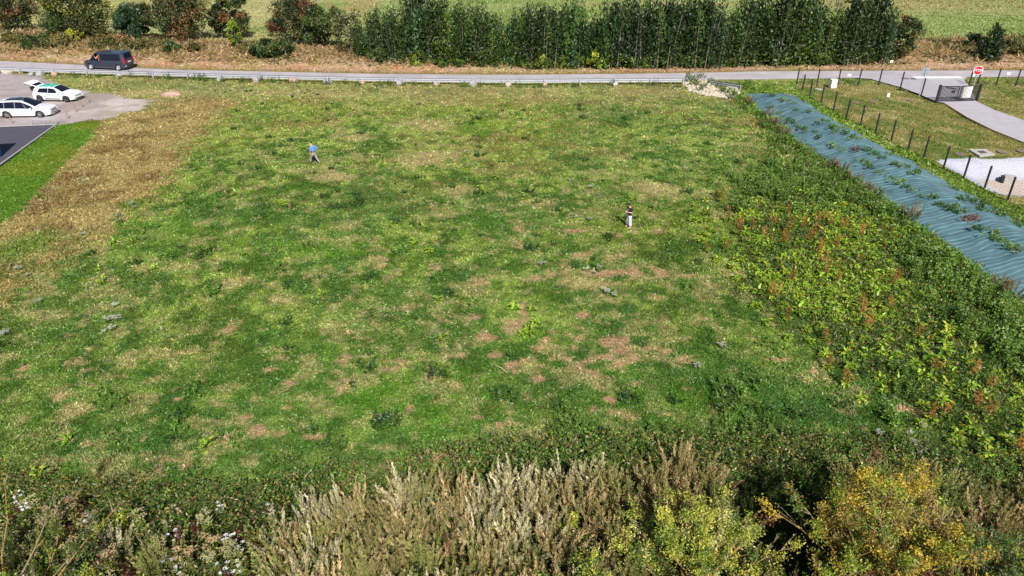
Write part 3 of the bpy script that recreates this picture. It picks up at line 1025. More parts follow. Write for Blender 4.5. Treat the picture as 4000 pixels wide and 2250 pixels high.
# ------------------------------------------------------------------ grass (what nobody could count)
def grass_stuff():
    r = rng_(11)
    nt_ = 520000
    u = r.uniform(-350, 4350, nt_)
    v = r.uniform(-20, 2400, nt_)
    x, y = Gnp(u, v)
    col, soil, zone = ground_color(x, y)
    z = ground_z(x, y)
    depth = y * _cs + CAM_H * _sn
    xl = xl_of(y)
    onroad = (y > y_on(ROAD_B, x) - 0.2) & (y < y_on(ROAD_T, x) + 0.2)
    drive = inpoly(x, y, DRIVE)
    mound = (x > xl + 0.2) & (x < xf_of(y) - 1.7) & (y < MND_Y1) & (y > 20)
    asph = inpoly(x, y, PG([(222, 491), (0, 653), (-500, 1010), (-900, 1010), (-700, 521), (0, 500)]))
    keep = (~onroad) & (~drive) & (~mound) & (~asph) & (zone != 11) & (r.random(nt_) > soil * 0.9) & ((zone != 4) | (r.random(nt_) < 0.02))
    rt, bk = y_on(ROAD_T, x), y_on(BANK, x)
    # bank dry grass is a separate thing
    bank = (zone == 9) & (y > rt + 2.3 + 1.2 * vnoise(x * 0.4, y * 0.4, 5)) & ((x < 6) | (x > 44)) | ((zone == 9) & (y > rt + 4.5))
    dry = (zone == 2) | bank
    Lg, Ld = Leaves(), Leaves()
    for which, Lf in ((keep & ~dry & (zone != 6), Lg), (keep & dry, Ld)):
        idx = np.nonzero(which)[0]
        px = depth[idx] / 723.0
        zn = zone[idx]
        for rep in range(2):
            n = len(idx)
            h = np.where(zn == 0, 0.085, np.where((zn == 7) | (zn == 3), 0.05, np.where(zn == 8, 0.22, np.where(zn == 10, 0.12, np.where(zn == 5, 0.22, 0.10)))))
            h = np.where(zn == 2, 0.14, h)
            h = np.where(bank[idx], 0.60, h)
            tall = vnoise(x[idx] * 0.5, y[idx] * 0.5, 77)
            h = h * (0.6 + 0.9 * tall) * r.uniform(0.6, 1.4, n)
            am = np.where(zn == 10, 0.35, np.where(zn == 2, 0.6, 1.0))[:, None]
            c = col[idx] * (1 + am * (r.uniform(0.62, 1.85, (n, 1)) - 1)) * np.where(zn == 10, 1.08, 1.22)[:, None] * r.uniform(0.93, 1.07, (n, 3)) * (0.75 + 0.5 * vnoise(x[idx] * 3.3, y[idx] * 4.5, 79))[:, None]
            if Lf is Ld:
                pk = np.array(lin(206, 172, 126, 0.62))
                gd = np.array(lin(180, 158, 104, 0.62))
                ol = np.array(lin(120, 116, 64, 0.62))
                hz = fbm(x[idx], y[idx], 4.0, 78, 3)
                bc = np.where((hz > 0.56)[:, None], ol, np.where((hz < 0.45)[:, None], gd, pk))
                bc = bc * r.uniform(0.6, 1.35, (n, 1))
                c = np.where(bank[idx][:, None], bc, c)
            P = np.stack([x[idx] + r.normal(0, 1, n) * px * 0.9, y[idx] + r.normal(0, 1, n) * px * 0.9, z[idx]], 1)
            D = rdir(r, n, 0.42, 0.4)
            W = np.clip(px * r.uniform(0.7, 1.3, n), 0.018, 0.2) * np.where(zn == 10, 1.4, 1.0)
            Lf.add(P, D, h * r.uniform(0.8, 1.3, n) + px * 0.8, W, np.clip(c, 0.004, 0.8), r)
    o = mesh_obj('grass', Lg.mesh('grass', M_GRASS), None)
    tag(o, 'short patchy green meadow grass', 'grass', kind='stuff')
    o = mesh_obj('dry_grass', Ld.mesh('dry_grass', M_GRASS), None)
    tag(o, 'tall dry golden grass on the strip and the bank', 'grass', kind='stuff')
    # clover blossoms
    n = 60000
    u, v = r.uniform(-100, 4100, n), r.uniform(330, 1950, n)
    x, y = Gnp(u, v)
    m = emask(x, y, CLOVER, 0.8, 55, 0.7) * 0.55 + 0.025 * (vnoise(x * 0.35, y * 0.35, 56) > 0.6)
    col, soil, zone = ground_color(x, y)
    k = (r.random(n) < m) & (soil < 0.5) & ((zone == 0) | (zone == 2))
    x, y = x[k], y[k]
    n = len(x)
    px = (y * _cs + CAM_H * _sn) / 723.0
    Lf = Leaves()
    P = np.stack([x, y, ground_z(x, y) + r.uniform(0.08, 0.2, n)], 1)
    Lf.add(P, rdir(r, n, 0.3), px * r.uniform(0.7, 1.3, n), px * r.uniform(0.6, 1.0, n), jit(r, lin(206, 210, 176, 0.7), n, 0.2), r)
    o = mesh_obj('clover_blossom', Lf.mesh('clover_blossom', M_GRASS), None)
    tag(o, 'pale clover blossoms scattered through the meadow grass', 'flowers', kind='stuff')


grass_stuff()


# ------------------------------------------------------------------ herbs: one mesh of each kind, then copies
def rosette(seed, n, ll, lw, cols, stalk=None, nst=0):
    """Dock: broad leaves in a spreading rosette, rusty seed stalks."""
    r = rng_(seed)
    Lf = Leaves()
    a = r.uniform(0, 2 * math.pi, n)
    el = r.uniform(0.15, 1.1, n)
    D = np.stack([np.cos(a) * np.cos(el), np.sin(a) * np.cos(el), np.sin(el)], 1)
    N = unit(np.stack([-np.sin(a), np.cos(a), r.normal(0, 0.3, n)], 1))
    P = np.stack([np.cos(a) * 0.03, np.sin(a) * 0.03, np.zeros(n)], 1) + np.array([0, 0, 1]) * r.uniform(0, 0.35, (n, 1)) * (ll / 0.4)
    c = jit(r, pick(r, cols, n, [3, 2, 1][:len(cols)]), n, 0.25)
    L = r.uniform(0.6, 1.2, n) * ll
    Lf.add(P, D, L * 0.55, lw * r.uniform(0.7, 1.2, n), c, r, N)
    D2 = unit(D - np.array([0, 0, 0.65]))
    Lf.add(P + D * (L * 0.4)[:, None], D2, L * 0.6, lw * r.uniform(0.8, 1.3, n), c * 1.05, r, N)
    for k in range(nst):
        b0 = np.array([r.normal(0, 0.08), r.normal(0, 0.08), 0])
        tip = b0 + np.array([r.normal(0, 0.12), r.normal(0, 0.12), r.uniform(0.7, 1.05)])
        m = 34
        t = r.uniform(0.35, 1, m)
        p = b0 + (tip - b0) * t[:, None] + r.normal(size=(m, 3)) * 0.035
        Lf.add(p, rdir(r, m, 0.8), r.uniform(0.05, 0.12, m), r.uniform(0.03, 0.05, m), jit(r, stalk, m, 0.3), r)
    return Lf.mesh('dock_plant', M_LEAF)


def herb(seed, h, rad, nst, lp, lsize, cols, tipc=None, name='herb'):
    """Upright leafy stems close together (nettle, thistle)."""
    r = rng_(seed)
    Lf = Leaves()
    for k in range(nst):
        a, q = r.uniform(0, 2 * math.pi), math.sqrt(r.uniform(0, 1))
        b0 = np.array([math.cos(a), math.sin(a), 0]) * rad * q
        tip = b0 * 1.25 + np.array([r.normal(0, .08), r.normal(0, .08), h * r.uniform(0.65, 1.1) * (1 - 0.3 * q)])
        t = np.sort(r.uniform(0.1, 1, lp))
        p = b0 + (tip - b0) * t[:, None]
        t3 = np.linspace(0, 1, 5)
        pp = np.zeros(3) + b0 * np.minimum(1, t3 * 2)[:, None] + (tip - b0) * t3[:, None]
        Lf.add(pp[:-1], unit(pp[1:] - pp[:-1]), np.linalg.norm(pp[1:] - pp[:-1], axis=1) * 1.1, 0.015, jit(r, np.array(cols[0]) * 0.8, 4), r)
        D = rdir(r, lp, 0.25, 0.5)
        c = jit(r, pick(r, cols, 1, [3, 2, 1][:len(cols)])[0], lp, 0.3)
        if tipc is not None:
            c = np.where((r.random(lp) < sstep(0.7, 1, t))[:, None], jit(r, tipc, lp, 0.2), c)
        Lf.add(p, D, lsize * r.uniform(0.7, 1.2, lp) * (1.15 - 0.55 * t), lsize * 0.45 * r.uniform(0.7, 1.2, lp), c, r)
    return Lf.mesh(name, M_LEAF)


def mugwort(seed, h, cols, leafc, nst=9, lean=(0, 0)):
    """Mugwort: stems ending in long feathery plumes, darker leaves low down."""
    r = rng_(seed)
    Lf = Leaves()
    for k in range(nst):
        a = r.uniform(0, 2 * math.pi)
        out = r.uniform(0.08, 0.85)
        b0 = np.array([math.cos(a), math.sin(a), 0]) * 0.12
        hh = h * r.uniform(0.62, 1.05)
        tip = b0 + np.array([math.cos(a) * out + lean[0], math.sin(a) * out + lean[1], hh])
        bend = np.array([math.cos(a), math.sin(a), 0]) * r.uniform(-0.06, 0.1)

        def at(t):
            return b0 + (tip - b0) * t[:, None] + bend * (np.sin(t * 3.14))[:, None]
        m = 60
        t = r.uniform(0.34, 1.0, m)
        sd_ = rdir(r, m, 0.0)
        sd_[:, 2] = 0
        D = unit(unit(sd_) * 0.42 + (tip - b0) / np.linalg.norm(tip - b0) * 1.0)
        L = (0.20 * (1.03 - t) + 0.085) * r.uniform(0.7, 1.25, m)
        base = pick(r, cols, 1, [3, 2, 1][:len(cols)])[0] * r.uniform(0.85, 1.15)
        Lf.add(at(t), D, L, r.uniform(0.018, 0.03, m), jit(r, base, m, 0.3, 0.06), r)
        # small side tufts along the branchlets
        P2 = at(t) + D * (L * r.uniform(0.3, 0.8, m))[:, None]
        D2 = unit(D + rdir(r, m) * 0.6)
        Lf.add(P2, D2, L * 0.45, 0.018, jit(r, base, m, 0.3, 0.06), r)
        t3 = np.linspace(0, 0.95, 8)
        pp = at(t3)
        Lf.add(pp[:-1], unit(pp[1:] - pp[:-1]), np.linalg.norm(pp[1:] - pp[:-1], axis=1) * 1.1, 0.016, jit(r, lin(120, 84, 62, 0.7), 7), r)
        q = 22
        t4 = r.uniform(0.08, 0.6, q)
        Lf.add(at(t4), rdir(r, q, 0.15, 0.5), r.uniform(0.07, 0.15, q), 0.035, jit(r, leafc, q, 0.3), r)
    return Lf.mesh('mugwort_plant', M_LEAF)


def umbel(seed, h, fcol, leafc, nst=5, fr=0.09):
    r = rng_(seed)
    Lf = Leaves()
    for k in range(nst):
        a = r.uniform(0, 2 * math.pi)
        o_ = r.uniform(0.05, 0.3)
        b0 = np.array([math.cos(a) * 0.04, math.sin(a) * 0.04, 0])
        tip = np.array([math.cos(a) * o_, math.sin(a) * o_, h * r.uniform(0.7, 1.05)])
        t3 = np.linspace(0, 1, 5)
        pp = b0 + (tip - b0) * t3[:, None]
        Lf.add(pp[:-1], unit(pp[1:] - pp[:-1]), np.linalg.norm(pp[1:] - pp[:-1], axis=1) * 1.1, 0.014, jit(r, leafc, 4), r)
        m = 26
        ang, q = r.uniform(0, 6.28, m), np.sqrt(r.uniform(0, 1, m)) * fr * r.uniform(0.7, 1.2)
        P = tip + np.stack([np.cos(ang) * q, np.sin(ang) * q, 0.02 - q * q * 1.5 + r.normal(0, .006, m)], 1)
        Dh = np.stack([np.cos(ang * 3), np.sin(ang * 3), np.full(m, 0.15)], 1)
        Nn = unit(np.stack([-np.sin(ang * 3), np.cos(ang * 3), np.full(m, 0.1)], 1))
        Lf.add(P, unit(Dh), 0.05, 0.04, jit(r, fcol, m, 0.12, 0.03), r, Nn)
        m = 14
        t4 = r.uniform(0.05, 0.75, m)
        Lf.add(b0 + (tip - b0) * t4[:, None], rdir(r, m, 0.2, 0.5), r.uniform(0.1, 0.22, m), 0.05, jit(r, leafc, m, 0.3), r)
    return Lf.mesh('umbel_plant', M_LEAF)


def spread(protos_me, name, places, label, cat, group, seed, smin, smax, mt=None, zoff=0.0, zfun=None):
    """Individual plants: every one an object of its own, sharing a few meshes."""
    r = random.Random(seed)
    out = []
    for i, p in enumerate(places):
        o = bpy.data.objects.new(name, r.choice(protos_me))
        COL.objects.link(o)
        z = zfun(p[0], p[1]) if zfun else zat(p[0], p[1])
        o.location = (p[0], p[1], z + zoff)
        o.rotation_euler = (r.uniform(-.08, .08), r.uniform(-.08, .08), r.uniform(0, 6.283))
        s = r.uniform(smin, smax) * (p[2] if len(p) > 2 else 1.0)
        o.scale = (s, s, s * r.uniform(0.85, 1.15))
        tag(o, label, cat, group)
        out.append(o)
    return out


def merged(name, metas, places, label, cat, seed, smin, smax):
    """The many that show smallest, as one mass."""
    r = random.Random(seed)
    VV, CC = [], []
    for p in places:
        me = r.choice(metas)
        n = len(me.vertices)
        a = np.empty(n * 3, np.float32)
        me.vertices.foreach_get('co', a)
        c = np.empty(n * 4, np.float32)
        me.color_attributes['Col'].data.foreach_get('color', c)
        th, s = r.uniform(0, 6.283), r.uniform(smin, smax) * (p[2] if len(p) > 2 else 1.0)
        a = a.reshape(-1, 3) * s
        ct, sn = math.cos(th), math.sin(th)
        VV.append(np.stack([a[:, 0] * ct - a[:, 1] * sn + p[0], a[:, 0] * sn + a[:, 1] * ct + p[1], a[:, 2] + zat(p[0], p[1])], 1))
        CC.append(c.reshape(-1, 4)[:, :3] * r.uniform(0.8, 1.2))
    if not VV:
        return
    V, Cc = np.concatenate(VV), np.concatenate(CC)
    me = np_mesh(name, V, np.arange(len(V)).reshape(-1, 4), Cc)
    me.materials.append(M_LEAF)
    tag(mesh_obj(name, me, None), label, cat, kind='stuff')


def scatter(poly, n, seed, mind):
    """Points inside a polygon kept apart from one another."""
    r = random.Random(seed)
    xs, ys_ = [p[0] for p in poly], [p[1] for p in poly]
    pts, grid = [], {}
    P = np.random.default_rng(seed).uniform([min(xs), min(ys_)], [max(xs), max(ys_)], (n * 30, 2))
    ok = inpoly(P[:, 0], P[:, 1], poly)
    for x, y in P[ok]:
        k = (int(x / mind), int(y / mind))
        if any((q[0] - x) ** 2 + (q[1] - y) ** 2 < mind * mind for a in (-1, 0, 1) for b in (-1, 0, 1) for q in grid.get((k[0] + a, k[1] + b), [])):
            continue
        grid.setdefault(k, []).append((x, y))
        pts.append((x, y))
        if len(pts) >= n:
            break
    return pts


DOCKG = lin(142, 174, 52, KF)
DOCKY = lin(162, 166, 58, KF)
DOCKD = lin(96, 128, 44, KF)
RUST = lin(150, 104, 52, KF)
dock_m = [rosette(201, 34, 0.28, 0.085, [DOCKG, DOCKY, DOCKD]), rosette(202, 34, 0.30, 0.09, [DOCKD, DOCKG, DOCKY]), rosette(203, 32, 0.27, 0.08, [DOCKY, DOCKG, DOCKD])]
rust_m = [rosette(204, 24, 0.28, 0.08, [DOCKG, DOCKD, DOCKY], RUST, 4), rosette(205, 20, 0.27, 0.08, [DOCKY, DOCKG, RUST], lin(164, 124, 62, KF), 6)]
NET = lin(92, 126, 42, KF)
NETB = lin(112, 144, 58, KF)
NETD = lin(64, 96, 36, KF)
net_m = [herb(211 + k, 0.85, 0.42, 16, 22, 0.15, [[NET, NETB, NETD], [NETB, NET, NETD], [NETD, NET, lin(100, 126, 54, KF)]][k], lin(112, 140, 70, KF), 'nettle_clump') for k in range(3)]
gw = [herb(221 + k, 0.55, 0.36, 12, 16, 0.14, [[lin(92, 132, 52, KF), NET, NETB], [lin(120, 150, 60, KF), NET, DOCKG]][k], None, 'meadow_weed') for k in range(2)]
dkw = [herb(225, 0.4, 0.34, 13, 16, 0.11, [NETD, lin(54, 84, 56, KF), NET], None, 'meadow_weed')]

pts = scatter(Z_WEED, 700, 31, 0.64) + scatter(PG([(2960, 760), (2860, 700), (2700, 800), (2720, 950), (2830, 1100), (2960, 1250), (3150, 1400), (3330, 1560), (3520, 1680), (3640, 1660), (3300, 1420), (3150, 1270), (2960, 1170), (2890, 1000), (2900, 820)]), 46, 36, 1.0)
r0 = random.Random(8)
docks, rusts, nets, greys = [], [], [], []
for (x, y) in pts:
    xl = float(xl_of(np.array([y]))[0])
    if x > xl + 0.1:
        continue
    k = float(fbm(np.array([x]), np.array([y]), 5.0, 301, 3)[0])
    dx = xl - x
    if dx < 0.8:
        if r0.random() < 0.6:
            greys.append((x, y))
    elif y > 48 and r0.random() < 0.5:
        continue
    elif dx < (2.6 if y > 40 else 4.6) + 6 * (k - 0.5) or k > 0.6 and r0.random() < 0.5 or y > 46 + 4 * (k - 0.5):
        nets.append((x, y, (0.9 if y < 50 else 0.65) + 0.3 * r0.random()))
    elif r0.random() < 0.25:
        rusts.append((x, y))
    else:
        docks.append((x, y))
ZB = PG([(700, 1880), (1000, 1800), (1500, 1745), (1900, 1715), (2600, 1690), (3100, 1700), (3500, 1740), (4050, 1800), (4100, 1930), (3600, 1930), (2500, 1900), (1900, 1930), (1200, 2010), (800, 2000)])
band = scatter(ZB, 165, 33, 0.46) + scatter(PG([(2760, 1520), (2850, 1500), (2960, 1600), (3050, 1720), (2800, 1740)]), 22, 34, 0.4) + scatter(PG([(2180, 1600), (2260, 1620), (2300, 1720), (2150, 1720)]), 10, 35, 0.4)
nets += [(x, y, 0.42 + 0.3 * r0.random()) for x, y in band if x > -9]
nets.sort(key=lambda p: p[1])
nets, nets_far = nets[:299], nets[299:]
merged('nettle_mass', net_m, nets_far, 'distant nettles and herbs in the weedy strip by the sheet', 'weeds', 40, 0.8, 1.2)
print('dock', len(docks), 'rust', len(rusts), 'nettle', len(nets), 'grey', len(greys))
spread(dock_m, 'dock_plant', docks, 'yellow-green broad-leaved dock among the weeds between the meadow and the green sheet', 'weed', 'leafy docks in the weedy strip', 41, 0.85, 1.45)
spread(rust_m, 'dock_plant', rusts, 'dock with upright rusty seed stalks among the weeds between the meadow and the green sheet', 'weed', 'seeding docks in the weedy strip', 42, 0.85, 1.3)
spread(net_m, 'nettle_clump', nets, 'dark green leafy nettle clump among the weeds round the meadow edge', 'weed', 'nettle clumps round the meadow edge', 43, 0.8, 1.25)

# weeds standing alone in the meadow
bright = [(448, 956), (520, 955), (650, 1005), (605, 1055), (935, 775), (925, 770), (390, 1060), (590, 895), (1095, 1055), (1030, 1083), (1622, 950), (1567, 983), (1683, 983), (1842, 714), (1880, 742), (1524, 885),
          (1621, 877), (1652, 897), (2100, 795), (2055, 780), (2475, 781), (2695, 830), (2626, 1010), (2757, 952), (2796, 912), (2728, 870), (1838, 1218), (2060, 1290), (2075, 1310), (2040, 1310), (1725, 1336), (1714, 1177),
          (2100, 1268), (2006, 1213), (2072, 1217), (2274, 1208), (150, 1862), (810, 1755), (270, 1730), (1985, 1560), (700, 1680), (2560, 815), (1200, 960), (830, 1150), (1255, 1155), (2700, 1120), (2930, 620), (1500, 1160),
          (960, 1000), (400, 1110), (2340, 1050), (1940, 700), (1100, 800), (3370, 1410), (3600, 1480), (3390, 1390)]
darkw = [(715, 966), (825, 980), (355, 995), (1392, 790), (1395, 800), (1031, 815), (1030, 848), (1295, 807), (1268, 770), (1130, 810), (1709, 1472), (2020, 1402), (2466, 1563), (2185, 1590), (1983, 1557), (1508, 1668), (1951, 1548),
         (1510, 1662), (2890, 790), (2728, 1028), (2880, 635), (2850, 690), (3370, 1470), (2160, 955), (1550, 870), (800, 1000), (1210, 1690), (1290, 1730), (1430, 1440), (700, 1640), (2950, 1500), (3300, 1590), (2830, 1540), (2870, 1580), (3000, 1600)]
ym = [rosette(231, 16, 0.34, 0.10, [lin(160, 186, 62, KF), DOCKG, DOCKD]), rosette(232, 16, 0.34, 0.10, [DOCKG, lin(132, 164, 54, KF), DOCKY])]
spread(ym + gw[:1], 'meadow_weed', [G(*p) for p in bright], 'bright green leafy weed standing alone in the short meadow grass', 'weed', 'bright weeds in the meadow', 44, 0.8, 1.35)
spread(dkw, 'meadow_weed', [G(*p) for p in darkw], 'dark green tuft of weeds standing out of the short meadow grass', 'weed', 'dark weeds in the meadow', 45, 0.8, 1.4)
mead = scatter(PG([(950, 400), (2850, 410), (2900, 900), (3000, 1200), (3400, 1600), (3400, 1690), (900, 1780), (100, 1800), (0, 1350), (560, 900)]), 330, 46, 1.2)
pm = [p for p in mead if fbm(np.array([p[0]]), np.array([p[1]]), 8.0, 305, 2)[0] > 0.44]
spread([herb(235, 0.28, 0.42, 12, 12, 0.12, [lin(100, 138, 56, KF), NET, NETB], None, 'meadow_weed'), herb(236, 0.2, 0.5, 14, 10, 0.11, [NETB, lin(110, 136, 70, KF), NETD], None, 'meadow_weed')],
       'meadow_weed', [p for i, p in enumerate(pm) if i % 3], 'low spreading green weed patch in the meadow grass', 'weed', 'low weed patches in the meadow', 47, 0.7, 1.5)

spread([herb(237, 0.34, 0.34, 12, 13, 0.13, [lin(46, 82, 36, KF), lin(58, 96, 46, KF), NETD], None, 'meadow_weed')], 'meadow_weed', [p for i, p in enumerate(pm) if i % 3 == 0],
       'rounded dark green weed clump in the meadow grass', 'weed', 'rounded dark weed clumps in the meadow', 62, 0.6, 1.3)

# ------------------------------------------------------------------ the mound with its woven sheet
MH = 1.05


def mound_z(x, y):
    xl, xr = float(xl_of(np.array([y]))[0]), float(xf_of(np.array([y]))[0]) - 1.5
    s = (x - xl) / (xr - xl)
    if s < 0 or s > 1:
        return 0.02
    end = max(0.0, min(1.0, (MND_Y1 - y) / 4.0))
    end = end * end * (3 - 2 * end)
    hh = MH * (0.85 + 0.3 * math.sin(y * 0.23) * 0.5)
    prof = min(1.0, s / 0.50) if s < 0.50 else min(1.0, (1 - s) / 0.50)
    prof = prof * prof * (3 - 2 * prof) * 0.5 + prof * 0.5
    return 0.03 + hh * end * prof


def build_mound():
    vs, fs = [], []
    ny, nx = 640, 56
    ysm = np.linspace(MND_Y0, MND_Y1, ny)
    r = rng_(61)
    for y in ysm:
        xl, xr = float(xl_of(np.array([y]))[0]), float(xf_of(np.array([y]))[0]) - 1.5
        for k in range(nx):
            s = k / (nx - 1)
            x = xl + (xr - xl) * s
            z = mound_z(x, y)
            vs.append((x, y, z))
    A = np.array(vs)
    # folds running over the mound, ragged hems
    fold = (fbm(A[:, 0] * 0.18 + 3, A[:, 1], 0.5, 311, 3) - 0.5) * 0.10 + (fbm(A[:, 0], A[:, 1], 2.0, 312, 2) - 0.5) * 0.22 + (fbm(A[:, 0] + 0.4 * A[:, 1], A[:, 1], 0.7, 314, 3) - 0.5) * 0.09
    s = np.tile(np.linspace(0, 1, nx), ny)
    A[:, 2] += fold * np.clip(np.minimum(s, 1 - s) * 8, 0, 1)
    A[:, 0] += (fbm(A[:, 1], A[:, 1] * 0 + s * 2, 1.4, 313, 3) - 0.5) * 0.9 * np.abs(s - 0.5) * 2
    i = (np.arange(ny - 1)[:, None] * nx + np.arange(nx - 1)[None, :]).ravel()
    f = np.stack([i, i + 1, i + nx + 1, i + nx], 1)
    me = np_mesh('ground_sheet', A, f, None, True)
    m = bpy.data.materials.new('woven_sheet')
    m.use_nodes = True
    t = m.node_tree
    b = t.nodes['Principled BSDF']
    b.inputs['Roughness'].default_value = 0.5
    b.inputs['Specular IOR Level'].default_value = 0.35
    tc = t.nodes.new('ShaderNodeTexCoord')
    sp = t.nodes.new('ShaderNodeSeparateXYZ')
    t.links.new(tc.outputs['Object'], sp.inputs[0])
    nz = t.nodes.new('ShaderNodeTexNoise')
    nz.inputs['Scale'].default_value = 0.6
    nz.inputs['Detail'].default_value = 8
    t.links.new(tc.outputs['Object'], nz.inputs['Vector'])
    ad = t.nodes.new('ShaderNodeMath')
    ad.operation = 'MULTIPLY_ADD'
    ad.inputs[1].default_value = 0.7
    t.links.new(nz.outputs['Fac'], ad.inputs[0])
    t.links.new(sp.outputs['Y'], ad.inputs[2])
    md = t.nodes.new('ShaderNodeMath')
    md.operation = 'PINGPONG'
    md.inputs[1].default_value = 0.19
    t.links.new(ad.outputs[0], md.inputs[0])
    rp = t.nodes.new('ShaderNodeValToRGB')
    rp.color_ramp.elements[0].position = 0.0
    rp.color_ramp.elements[0].color = (*lin(146, 180, 186, 0.56), 1)
    rp.color_ramp.elements[1].position = 0.08
    rp.color_ramp.elements[1].color = (*lin(100, 140, 150, 0.57), 1)
    t.links.new(md.outputs[0], rp.inputs[0])
    n2 = t.nodes.new('ShaderNodeTexNoise')
    n2.inputs['Scale'].default_value = 1.1
    n2.inputs['Detail'].default_value = 6
    t.links.new(tc.outputs['Object'], n2.inputs['Vector'])
    mr = t.nodes.new('ShaderNodeMapRange')
    mr.inputs['From Min'].default_value = 0.3
    mr.inputs['From Max'].default_value = 0.7
    mr.inputs['To Min'].default_value = 0.78
    mr.inputs['To Max'].default_value = 1.2
    t.links.new(n2.outputs['Fac'], mr.inputs['Value'])
    sc = t.nodes.new('ShaderNodeVectorMath')
    sc.operation = 'SCALE'
    t.links.new(rp.outputs[0], sc.inputs[0])
    t.links.new(mr.outputs[0], sc.inputs['Scale'])
    t.links.new(sc.outputs[0], b.inputs['Base Color'])
    o = mesh_obj('ground_sheet', me, m)
    tag(o, 'long blue-green woven weed sheet with pale lines draped over an earth mound', 'ground sheet')


build_mound()


def on_mound(u, v):
    """Where the line of sight of a photo pixel meets the mound."""
    p = G(u, v)
    for k in range(8):
        p = G(u, v, mound_z(*p))
    return p


tw = [(180, 1010), (250, 1040), (40, 970), (130, 1140), (160, 1185), (210, 1210), (400, 1130), (280, 1110), (330, 1300), (280, 1275), (390, 1330), (500, 1250), (560, 1225), (470, 1340), (640, 1295), (690, 1330),
      (740, 1300), (780, 1345), (510, 1395), (810, 1400), (860, 1385), (900, 1395), (235, 1240), (20, 1090)]
tw = [(3000 + a * .3882, b * .3882) for a, b in tw]
t6 = [(680, 40), (770, 80), (1000, 75), (1070, 110), (1200, 110), (1160, 150), (940, 200), (1030, 250), (1280, 215), (1340, 228), (1400, 235), (1450, 305), (1500, 295), (1145, 300), (1215, 350), (1300, 385), (1380, 435), (1475, 475), (1570, 530),
      (1665, 555), (1820, 445), (1880, 465), (1740, 620), (1720, 630), (1820, 665), (1870, 650), (1920, 700), (1980, 575), (2050, 575), (2100, 610), (2150, 680), (2220, 690), (2300, 675), (2200, 600), (2240, 625), (2110, 860), (2300, 975),
      (2340, 965), (2430, 1035), (2520, 830), (2310, 725), (2450, 705), (2420, 780), (2230, 910), (2560, 770), (2560, 1100), (2480, 1040)]
tw += [(3000 + a * .3882, 562 + b * .3882) for a, b in t6]
tb = [G(850 * .3882 + 3000, 562 + 155 * .3882), on_mound(3000 + 2070 * .3882, 562 + 765 * .3882), on_mound(3000 + 2030 * .3882, 562 + 775 * .3882)]
spread([herb(241, 0.38, 0.26, 10, 14, 0.13, [lin(84, 116, 52, KF), NET, NETD], None, 'sheet_weed'), herb(242, 0.28, 0.36, 12, 12, 0.12, [lin(110, 136, 64, KF), NET, OL], None, 'sheet_weed')],
       'sheet_weed', [on_mound(*p) for p in tw], 'green weed growing through the blue-green sheet on the mound', 'weed', 'weeds poking through the sheet', 48, 0.8, 1.5, zfun=mound_z)
spread([herb(243, 0.45, 0.4, 14, 14, 0.12, [lin(128, 88, 84, KF), lin(120, 96, 72, KF), OL], None, 'sheet_weed')], 'sheet_weed', tb, 'reddish brown weed growing through the blue-green sheet', 'weed', 'reddish weeds on the sheet', 49, 0.9, 1.2, zfun=mound_z)

# ------------------------------------------------------------------ the thicket below the camera
SIL = [lin(202, 194, 160, 1.12), lin(182, 174, 134, 1.12), lin(156, 154, 106, 1.12)]
PKT = [lin(182, 162, 118, 1.12), lin(164, 148, 100, 1.12), lin(142, 136, 84, 1.12)]
OLT = [lin(144, 144, 86, 1.12), lin(120, 130, 70, 1.12), lin(164, 156, 104, 1.12)]
DRT = [lin(186, 146, 106, 1.12), lin(160, 124, 88, 1.12), lin(190, 164, 124, 1.12)]
LEAFY = lin(92, 108, 56, KF)
mug_s = [mugwort(251 + k, 1.35, SIL, LEAFY, 19, (-0.05, 0.05)) for k in range(3)]
mug_p = [mugwort(261 + k, 1.35, [PKT, OLT, PKT][k], LEAFY, 18, (0.05, 0.05)) for k in range(3)]
mug_d = [mugwort(271, 1.15, DRT, lin(120, 96, 56, KF), 12)]
EDGE = [(-300, 1890), (0, 1905), (500, 1960), (900, 1985), (1150, 1960), (1400, 1900), (1650, 1850), (2000, 1820), (2500, 1790), (3000, 1790), (3300, 1785), (3700, 1840), (4000, 1870), (4300, 1890)]
ZT = [G(u, v + 40, 0.9) for u, v in EDGE] + [(20.5, 11.8), (-20.5, 11.8)]
allp = scatter(ZT, 640, 71, 0.53)
SH1, SH2, SH3 = G(2740, 2150, 2.0), G(3480, 2120, 2.2), G(3980, 2260, 1.6)
sil, pnk, dri, lefts = [], [], [], []
for (x, y) in allp:
    u = 2000 + x * FPX / (y * _cs + CAM_H * _sn)
    if math.hypot(x - SH1[0], y - SH1[1]) < 1.5 or math.hypot(x - SH2[0], y - SH2[1]) < 2.1:
        continue
    # the hollow dug for deep shade between the two shrubs stays open
    if any(((x - c[0]) / ax) ** 2 + ((y - c[1]) / ay) ** 2 < 1.5 for (c, ax, ay, dp) in HOLLOWS):
        continue
    k = float(fbm(np.array([x]), np.array([y]), 2.2, 321, 3)[0])
    if u < 1080 + 200 * (k - 0.5):
        lefts.append((x, y, k))
    elif u < 2350 and k < 0.57:
        sil.append((x, y))
    elif r0.random() < 0.12:
        dri.append((x, y))
    elif r0.random() < 0.12:
        lefts.append((x, y, k))
    else:
        pnk.append((x, y))
print('thicket', len(sil), len(pnk), len(dri), len(lefts))
spread(mug_s, 'mugwort_plant', sil, 'silvery feathery mugwort in the tall thicket along the near edge of the meadow', 'weed', 'silvery mugwort in the thicket', 51, 0.8, 1.2)
spread(mug_p, 'mugwort_plant', pnk, 'brownish feathery mugwort in the tall thicket along the near edge of the meadow', 'weed', 'brownish mugwort in the thicket', 52, 0.8, 1.15)
